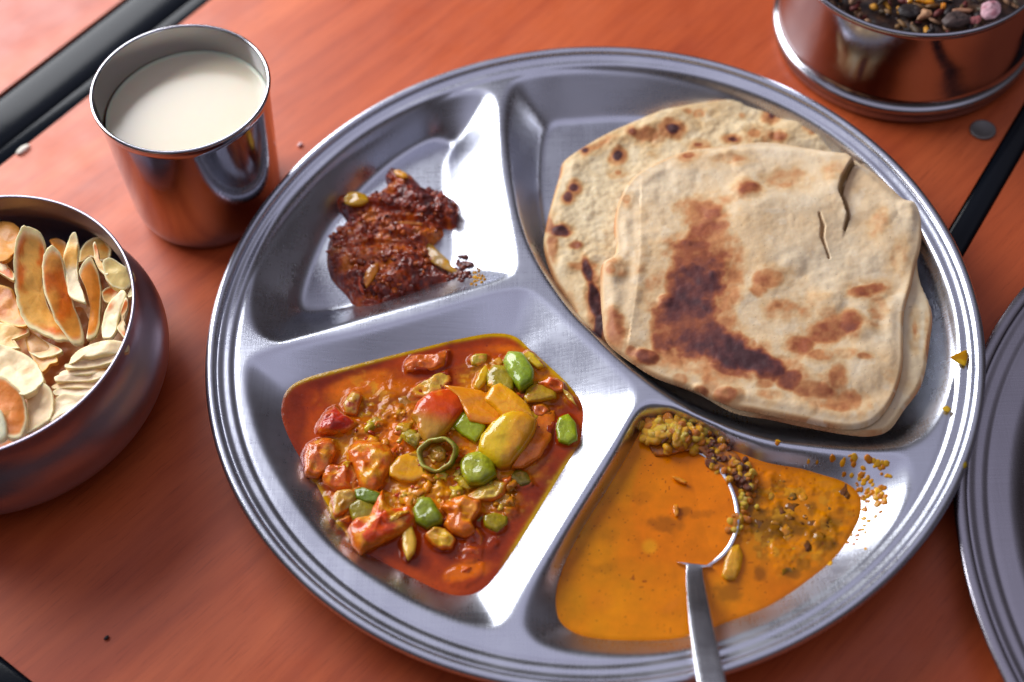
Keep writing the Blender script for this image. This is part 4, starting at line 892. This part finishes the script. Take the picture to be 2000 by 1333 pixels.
while len(sp) < 60:
    x, y = rnd.gauss(1545, 65), rnd.gauss(1015, 45)
    q_ = float(spoonq(*at(x, y, ZD)[:2])[2])
    if q_ > 1.12 and sdist(np.array([x]), np.array([y]), crom(D_liq, 2))[0] > 14: sp.append((x, y))
V, F, C = lumps(sp, [lin(140, 84, 10), lin(150, 104, 10), lin(176, 112, 6), lin(230, 160, 16), lin(120, 66, 12), lin(224, 136, 4)], M_wet, lambda a, b: ZD-.0001, (.0009, .0028), 18, .3, .9)
tag(mesh('dal_sediment', V, F, M_wet, None, col=C), 'soft brown and golden bits lying in the right part of the dal', kind='stuff')
# dried dal droplets splashed up the wall of the well
rnd = random.Random(22); sp = []
reg = np.array([(1590, 893), (1690, 888), (1736, 906), (1738, 960), (1708, 1020), (1672, 1048), (1688, 990), (1664, 938), (1600, 912)], float)
while len(sp) < 95:
    x, y = rnd.uniform(1590, 1740), rnd.uniform(886, 1050)
    if sdist(np.array([x]), np.array([y]), reg)[0] > 0 and vnoise(np.array([x*.05]), np.array([y*.05]), 0, 3)[0]+rnd.random()*.8 > .1 and (x > 1655 or rnd.random() < .3): sp.append((x, y))
sp += [(1700+rnd.gauss(0, 14)-k*4, 1000+k*9) for k in range(9)]+[(1579, 902), (1690, 1040), (1655, 1060), (1620, 1100), (1520, 862), (1518, 866)]
V, F, C = lumps(sp, [lin(206, 140, 14), lin(190, 112, 12), lin(214, 156, 30)], M_dal, lambda a, b: onplate(a, b, .00005), (.0004, .0012), 8)
for i in range(len(sp)):                       # lie flat on the wall
    s_ = slice(i*len(V0), (i+1)*len(V0)); c = V[s_].mean(0)
    e1 = 1e-3; gx_ = (hat(c[:1]+e1, c[1:2])-hat(c[:1]-e1, c[1:2]))[0]/2e-3; gy_ = (hat(c[:1], c[1:2]+e1)-hat(c[:1], c[1:2]-e1))[0]/2e-3
    q = V[s_]-c; q[:, 2] = q[:, 2]*.35+gx_*q[:, 0]+gy_*q[:, 1]; V[s_] = q+c
tag(mesh('dal_droplet', V, F, M_dal, None, col=C), 'dried yellow dal droplets splashed on the right wall of its well', kind='stuff')
# drips on the plate rim
piece('oil_drip', [(1856, 698), (1872, 690), (1888, 684), (1890, 700), (1885, 716), (1868, 708)], .0193, .0007, M_dal, lin(206, 160, 20), lin(190, 130, 10), th=.0004, amp=.0001, label='yellow three cornered oil drip on the right rim of the thali', cat='oil drip')
piece('oil_drip', [(1840, 797), (1850, 793), (1858, 800), (1853, 806), (1845, 804)], .0185, .0005, M_dal, lin(214, 170, 40), th=.0003, amp=.0001, label='small yellow oil drip below the three cornered one', cat='oil drip')
piece('oil_drip', [(1870, 905), (1878, 899), (1888, 903), (1889, 912), (1882, 918), (1872, 915)], .0203, .0008, M_dal, lin(150, 126, 20), th=.0003, amp=.0001, label='olive round drip on the rim beside the second plate', cat='oil drip')

# ------------------------------------------------------------------ chips in the bowl
zq = zm(0, 360, 3.9206); zr = zm(0, 600, 3.03)
CH, CHO, CHW, CHB = lin(242, 180, 84), lin(226, 112, 12), lin(250, 230, 176), lin(214, 134, 44)
def c_fill(x, y, d, u, v, z):
    t = np.clip(.5+.7*fbm(x*90, y*90, 0, 3, 201), 0, 1); return mixstops(t, [(0, lin(130, 62, 20)), (.5, lin(190, 112, 48)), (1, lin(220, 170, 110))])
circ = [(BC[0]+.0585*math.cos(a), BC[1]+.0585*math.sin(a)) for a in np.linspace(0, 2*math.pi, 24, endpoint=False)]
x_ = field('chip_rubble', circ, .02, lambda x, y, d, u, v: .018+.012*sm(d/.03)*0+.0045*fbm(x*70, y*70, 0, 3, 202)+.0015*np.abs(fbm(x*200, y*200, 0, 2, 203)), M_chip, .0012, world=True, colf=c_fill)
tag(x_, 'broken fried chip rubble lying deep in the bowl', kind='stuff')
cg_ = 'fried chips in the steel bowl'
CHIPS = [
 (zq([(225, 403), (150, 480), (120, 620), (112, 800), (140, 935), (215, 1098), (330, 1185), (450, 1240), (560, 1245), (500, 1150), (400, 1010), (345, 860), (320, 700), (370, 500), (310, 410)]), .0375, (-.75, .15), .0012, CH, CHO, CHW, 'longest curved chip in the bowl, dusted orange down its middle'),
 (zq([(420, 508), (345, 560), (320, 660), (335, 830), (390, 975), (480, 1130), (578, 1268), (640, 1240), (640, 1150), (600, 1010), (545, 850), (505, 700), (480, 560)]), .0385, (-.95, .1), .0011, lin(238, 158, 60), CHO, CHW, 'narrow curved chip just right of the longest dusted one'),
 (zq([(590, 400), (545, 425), (500, 520), (485, 580), (515, 780), (545, 880), (670, 950), (640, 860), (600, 760), (590, 620), (605, 480)]), .0405, (.2, .3), .0010, lin(232, 206, 160), CH, CHW, 'white edged chip standing at the middle of the row'),
 (zq([(610, 690), (640, 640), (715, 598), (770, 700), (775, 900), (765, 1080), (735, 1215), (685, 1225), (690, 1080), (700, 960), (660, 830)]), .0370, (-.8, .1), .0011, lin(238, 146, 44), CHO, CHW, 'upright chip with an orange face in the right half of the row'),
 (zq([(970, 842), (935, 830), (860, 900), (800, 1000), (775, 1100), (790, 1190), (850, 1190), (885, 1130), (920, 1000), (965, 900)]), .0385, (.5, .2), .0012, lin(238, 216, 170), CHO, CHW, 'folded chip with a white outer side near the right bowl wall'),
 (zq([(600, 600), (612, 520), (650, 455), (720, 420), (800, 430), (845, 490), (830, 570), (760, 590), (690, 560), (640, 590)]), .0350, (.1, -.6), .0008, lin(196, 150, 80), CHB, CHW, 'curled brownish chip behind the row near the far wall'),
 (zq([(735, 455), (715, 480), (722, 560), (760, 650), (800, 700), (830, 700), (790, 620), (755, 560)]), .0415, (.3, .1), .0009, lin(214, 170, 100), CHO, CHW, 'thin sliver chip poking up by the broken corner'),
 (zq([(775, 592), (830, 570), (900, 600), (1000, 655), (1028, 690), (1000, 785), (955, 822), (870, 795), (805, 730)]), .0420, (-.2, .5), .0016, lin(238, 208, 130), lin(214, 170, 80), CHW, 'thick broken chip corner touching the right bowl wall'),
 (zq([(780, 830), (850, 785), (930, 830), (930, 880), (860, 915), (800, 900)]), .0360, (-.3, .3), .0010, lin(232, 190, 120), CHO, CHW, 'small tan chip under the thick broken corner'),
 (zq([(975, 850), (1020, 775), (1038, 800), (1030, 850), (985, 870)]), .0430, (.2, .4), .0008, CHW, CH, CHW, 'tiny pale chip tip at the right bowl wall'),
 (zq([(960, 890), (985, 900), (975, 960), (940, 1020), (965, 1080), (940, 1120), (968, 1160), (955, 1195), (925, 1160), (895, 1110), (930, 1050), (925, 980)]), .0400, (.1, .2), .0009, lin(220, 180, 120), CHO, CHW, 'wavy edged chip against the right bowl wall'),
 (zq([(0, 300), (70, 305), (150, 340), (160, 420), (110, 520), (60, 600), (0, 620), (-80, 500), (-60, 340)]), .0400, (0, -.5), .0012, lin(206, 140, 60), CHB, None, 'rounded brown orange chip at the far left of the bowl'),
 (zq([(-30, 560), (20, 575), (70, 640), (112, 700), (110, 750), (60, 725), (0, 680), (-40, 640)]), .0410, (.2, -.2), .0010, lin(236, 206, 150), CHO, CHW, 'pale chip edge below the rounded brown one'),
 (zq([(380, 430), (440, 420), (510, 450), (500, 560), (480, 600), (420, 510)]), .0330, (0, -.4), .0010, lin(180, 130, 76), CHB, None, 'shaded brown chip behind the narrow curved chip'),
 (zq([(-40, 800), (60, 795), (110, 830), (150, 980), (215, 1100), (120, 1110), (0, 1060), (-60, 1000)]), .0340, (.1, -.1), .0011, lin(206, 120, 40), lin(224, 150, 70), CH, 'orange dusted flat chip at the left edge'),
 (zq([(-40, 1060), (80, 1075), (200, 1090), (215, 1130), (130, 1180), (90, 1200), (150, 1260), (60, 1265), (-40, 1230)]), .0355, (.1, -.1), .0011, lin(232, 180, 104), CHO, CHW, 'ragged tan chip piece under the orange dusted one'),
 (zq([(215, 1130), (260, 1150), (340, 1200), (430, 1250), (480, 1290), (400, 1330), (300, 1340), (230, 1300), (205, 1220)]), .0330, (.1, -.2), .0012, lin(232, 190, 136), CHO, CHW, 'creased tan chip below the longest curved chip'),
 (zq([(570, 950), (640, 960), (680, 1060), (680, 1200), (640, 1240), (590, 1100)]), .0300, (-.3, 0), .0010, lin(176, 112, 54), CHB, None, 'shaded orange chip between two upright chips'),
 (zr([(-60, 235), (0, 238), (100, 262), (200, 315), (255, 385), (268, 455), (200, 520), (130, 540), (0, 450), (-60, 400)]), .0420, (-.1, -.25), .0018, lin(240, 210, 160), lin(226, 180, 120), CHW, 'large smooth cream chip disc at the left edge'),
 (zr([(-40, 420), (20, 425), (90, 470), (145, 550), (160, 660), (135, 770), (80, 792), (30, 770), (-30, 700)]), .0445, (-.2, .1), .0020, lin(226, 130, 40), lin(232, 170, 90), CHW, 'round chip with a rough orange centre and white rim'),
 (zr([(150, 535), (230, 445), (300, 480), (322, 560), (300, 665), (230, 720), (160, 755), (140, 680), (165, 600)]), .0410, (.2, .2), .0012, lin(240, 206, 156), lin(220, 170, 110), CHW, 'smooth folded cream chip beside the orange centred chip'),
 (zr([(-40, 600), (10, 620), (36, 700), (34, 770), (0, 800), (-40, 790)]), .0465, (-.2, .1), .0012, lin(232, 226, 190), CHW, CHW, 'pale greenish white chip piece lowest at the left edge'),
 (zr([(165, 150), (240, 190), (330, 260), (350, 330), (300, 350), (260, 400), (190, 300), (160, 230)]), .0330, (0, -.2), .0011, lin(226, 176, 120), lin(206, 140, 80), CH, 'rough tan chip fragment beside the cream disc'),
 (zr([(395, 325), (410, 285), (470, 245), (560, 218), (660, 195), (745, 196), (742, 240), (690, 262), (600, 285), (540, 300), (480, 295), (430, 320)]), .0450, (.1, -.3), .0012, lin(242, 214, 164), lin(230, 184, 120), CHW, 'topmost thin chip of the pale stack by the right wall'),
 (zr([(390, 350), (470, 325), (560, 290), (640, 275), (715, 268), (705, 320), (620, 345), (500, 365), (400, 368)]), .0432, (.1, -.2), .0013, lin(242, 212, 170), CH, CHW, 'second chip of the pale stack by the right wall'),
 (zr([(340, 370), (400, 362), (520, 372), (640, 345), (702, 325), (675, 372), (560, 398), (450, 405), (345, 408)]), .0420, (.1, -.2), .0013, lin(234, 200, 156), CH, CHW, 'third chip of the pale stack by the right wall'),
 (zr([(325, 425), (370, 405), (480, 412), (600, 392), (668, 378), (640, 420), (520, 440), (400, 445), (330, 448)]), .0412, (.1, -.2), .0013, lin(240, 206, 164), CH, CHW, 'fourth chip of the pale stack by the right wall'),
 (zr([(288, 455), (340, 445), (450, 448), (560, 435), (635, 425), (600, 470), (480, 480), (360, 478), (300, 472)]), .0405, (.1, -.2), .0013, lin(236, 198, 150), CH, CHW, 'fifth chip of the pale stack with a ragged left end'),
 (zr([(320, 505), (370, 478), (450, 480), (540, 475), (595, 472), (560, 515), (480, 530), (400, 522), (330, 528)]), .0400, (.1, -.2), .0013, lin(244, 214, 176), CH, CHW, 'sixth chip of the pale stack by the right wall'),
 (zr([(330, 540), (380, 515), (460, 525), (545, 520), (520, 560), (440, 610), (360, 650), (300, 690), (310, 620), (320, 570)]), .0405, (.15, -.1), .0018, lin(244, 216, 170), lin(226, 180, 124), CHW, 'lowest thick chip of the pale stack by the front bowl wall'),
]
for i, (pts, z, g, th_, c1, c2_, c3_, lb) in enumerate(CHIPS):
    z += .0025
    piece('fried_chip', pts, z, th_*.5, M_chip, c1, c2_, c3_, g=(g[0]*.6, g[1]*.6), p=7, th=th_*1.9, amp=.0012, fs=130, n=4, rings=14, bend=((-1)**i*14-8, 10), corner=.35, label=lb, cat='chip', group=cg_, blot=.36 if i < 18 else .02, bfs=95, rim0=.82, edgeamp=.05, seed=300+i)

# ------------------------------------------------------------------ spice mix in the container
def c_sp(x, y, d, u, v, z):
    t = np.clip(.4+.8*fbm(x*250, y*250, 0, 3, 211), 0, 1); return mixstops(t, [(0, lin(26, 14, 12)), (.5, lin(60, 34, 24)), (1, lin(110, 74, 44))])
circ = [(KC[0]+.0531*math.cos(a), KC[1]+.0531*math.sin(a)) for a in np.linspace(0, 2*math.pi, 24, endpoint=False)]
x_ = field('spice_mix', circ, .04, lambda x, y, d, u, v: .0405+.0025*fbm(x*120, y*120, 0, 3, 212), M_dry, .001, world=True, colf=c_sp)
tag(x_, 'dark dry spice and seed mix filling the steel container', 'spice mix', kind='stuff')
rnd = random.Random(31); VV = []; FF = []; CC = []
Vc, Fc = bmesh_ico(1)
for i in range(420):
    a, r_ = rnd.uniform(0, 6.28), .051*math.sqrt(rnd.random()); c = np.array([KC[0]+r_*math.cos(a), KC[1]+r_*math.sin(a), .0425+rnd.uniform(-.001, .002)])
    s_ = np.array([rnd.uniform(.0010, .0048), rnd.uniform(.0007, .0020), rnd.uniform(.0005, .0013)]); w = 1+.3*fbm(Vc[:, 0]+i, Vc[:, 1], Vc[:, 2], 2, i)
    R_ = np.array(Matrix.Rotation(rnd.uniform(0, 6.3), 3, 'Z') @ Matrix.Rotation(rnd.uniform(-.6, .6), 3, 'X'))
    VV.append((Vc*w[:, None]*s_)@R_.T+c); FF.append(Fc+len(Vc)*i)
    CC.append(np.tile(np.array(rnd.choice([lin(40, 20, 18), lin(30, 16, 16), lin(80, 50, 30), lin(120, 84, 40), lin(96, 30, 24), lin(70, 52, 30), lin(190, 130, 30), lin(150, 110, 80)])), (len(Vc), 1)))
tag(mesh('spice_flake', np.concatenate(VV), np.concatenate(FF), M_dry, None, smooth=False, col=np.concatenate(CC)), 'loose seeds and flakes on top of the spice mix', kind='stuff')
zk = zm(1620, 0, 5.263)
for pts, c_, c2_, nm_, lb, ct, hh in (
    ([(1560, 60), (1620, 30), (1700, 25), (1755, 60), (1760, 130), (1700, 190), (1600, 205), (1550, 160)], lin(206, 160, 168), lin(170, 110, 120), 'salt_crystal', 'pink white salt crystal at the front of the spice mix', 'salt crystal', .004),
    ([(1150, 220), (1210, 150), (1330, 135), (1430, 180), (1440, 240), (1330, 285), (1190, 280)], lin(74, 56, 52), lin(50, 36, 34), 'dried_berry', 'grey brown dried berry beside the pink crystal', 'dried berry', .0045),
    ([(700, 90), (780, 50), (900, 60), (950, 100), (930, 170), (820, 190), (720, 160)], lin(34, 22, 20), lin(56, 36, 30), 'dried_pod', 'black dried pod in the middle of the spice mix', 'pod', .003),
    ([(790, -60), (850, -60), (850, 40), (800, 45)], lin(214, 150, 20), lin(190, 120, 20), 'candied_peel', 'left one of two bright yellow peel bits at the top edge', 'candied peel', .003),
    ([(880, -20), (1000, -30), (1080, 30), (1060, 60), (960, 40), (880, 20)], lin(214, 140, 20), lin(200, 120, 20), 'candied_peel', 'wider yellow peel bit right of the upright one', 'candied peel', .003),
    ([(1140, 50), (1190, 55), (1195, 100), (1150, 105)], lin(206, 130, 20), lin(200, 120, 20), 'candied_peel', 'small square orange peel bit left of the flat seed', 'candied peel', .003),
    ([(920, 150), (960, 100), (1050, 120), (1050, 165), (960, 200), (900, 210)], lin(200, 150, 110), lin(160, 96, 60), 'dried_fruit_bit', 'tan dried fruit bit right of the black pod', 'dried fruit', .002),
    ([(1220, 110), (1340, 90), (1480, 100), (1440, 130), (1300, 135)], lin(170, 120, 90), lin(140, 90, 60), 'flat_seed', 'long flat brown seed above the dried berry', 'seed', .0015),
    ([(1440, 190), (1540, 165), (1560, 210), (1520, 250), (1450, 240)], lin(160, 90, 90), lin(120, 60, 60), 'dried_petal', 'dusty pink dried petal between berry and crystal', 'petal', .0015)):
    piece(nm_, zk(pts), .0440, hh*.6, M_dry if nm_ != 'candied_peel' else M_wet, c_, c2_, label=lb, cat=ct, th=.001, amp=.0006, fs=400, blot=.2)

# ------------------------------------------------------------------ small things on the table
cc_ = at(1920, 253, .001)
cn = lathe('coin', [(0, 0), (.0052, 0), (.0056, .0003), (.0056, .0010), (.0053, .0013), (.0046, .0013), (.0043, .0011), (0, .0011)], plain('worn_coin', (.20, .19, .18), .45, .5, (700, .3, .0003), Metallic=.6), None, 48, (cc_[0], cc_[1]))
tag(cn, 'small worn grey coin lying beside the steel container', 'coin')
rnd = random.Random(3)
for nm_, px_, py_, r_, c_, lb, ct in (('crumb', 586, 283, .0012, lin(226, 190, 190), 'pale crumb on the table between tumbler and thali', 'crumb'), ('crumb', 208, 1246, .0009, lin(30, 20, 24), 'tiny black speck on the table at the lower left', 'crumb'), ('rice_grain', 45, 293, .0020, lin(236, 226, 210), 'white rice grain on the black edging at the left', 'rice grain')):
    w = 1+.2*fbm(V0[:, 0]*2, V0[:, 1]*2, V0[:, 2]*2, 2, int(px_)); s_ = np.array([r_*(2.0 if nm_ == 'rice_grain' else 1.2), r_*.8, r_*.6])
    o = mesh(nm_, V0*w[:, None]*s_, F0, M_dry, None, col=np.tile(c_, (len(V0), 1))); o.location = at(px_, py_, .0006); o.rotation_euler = (0, 0, .9)
    tag(o, lb, ct)
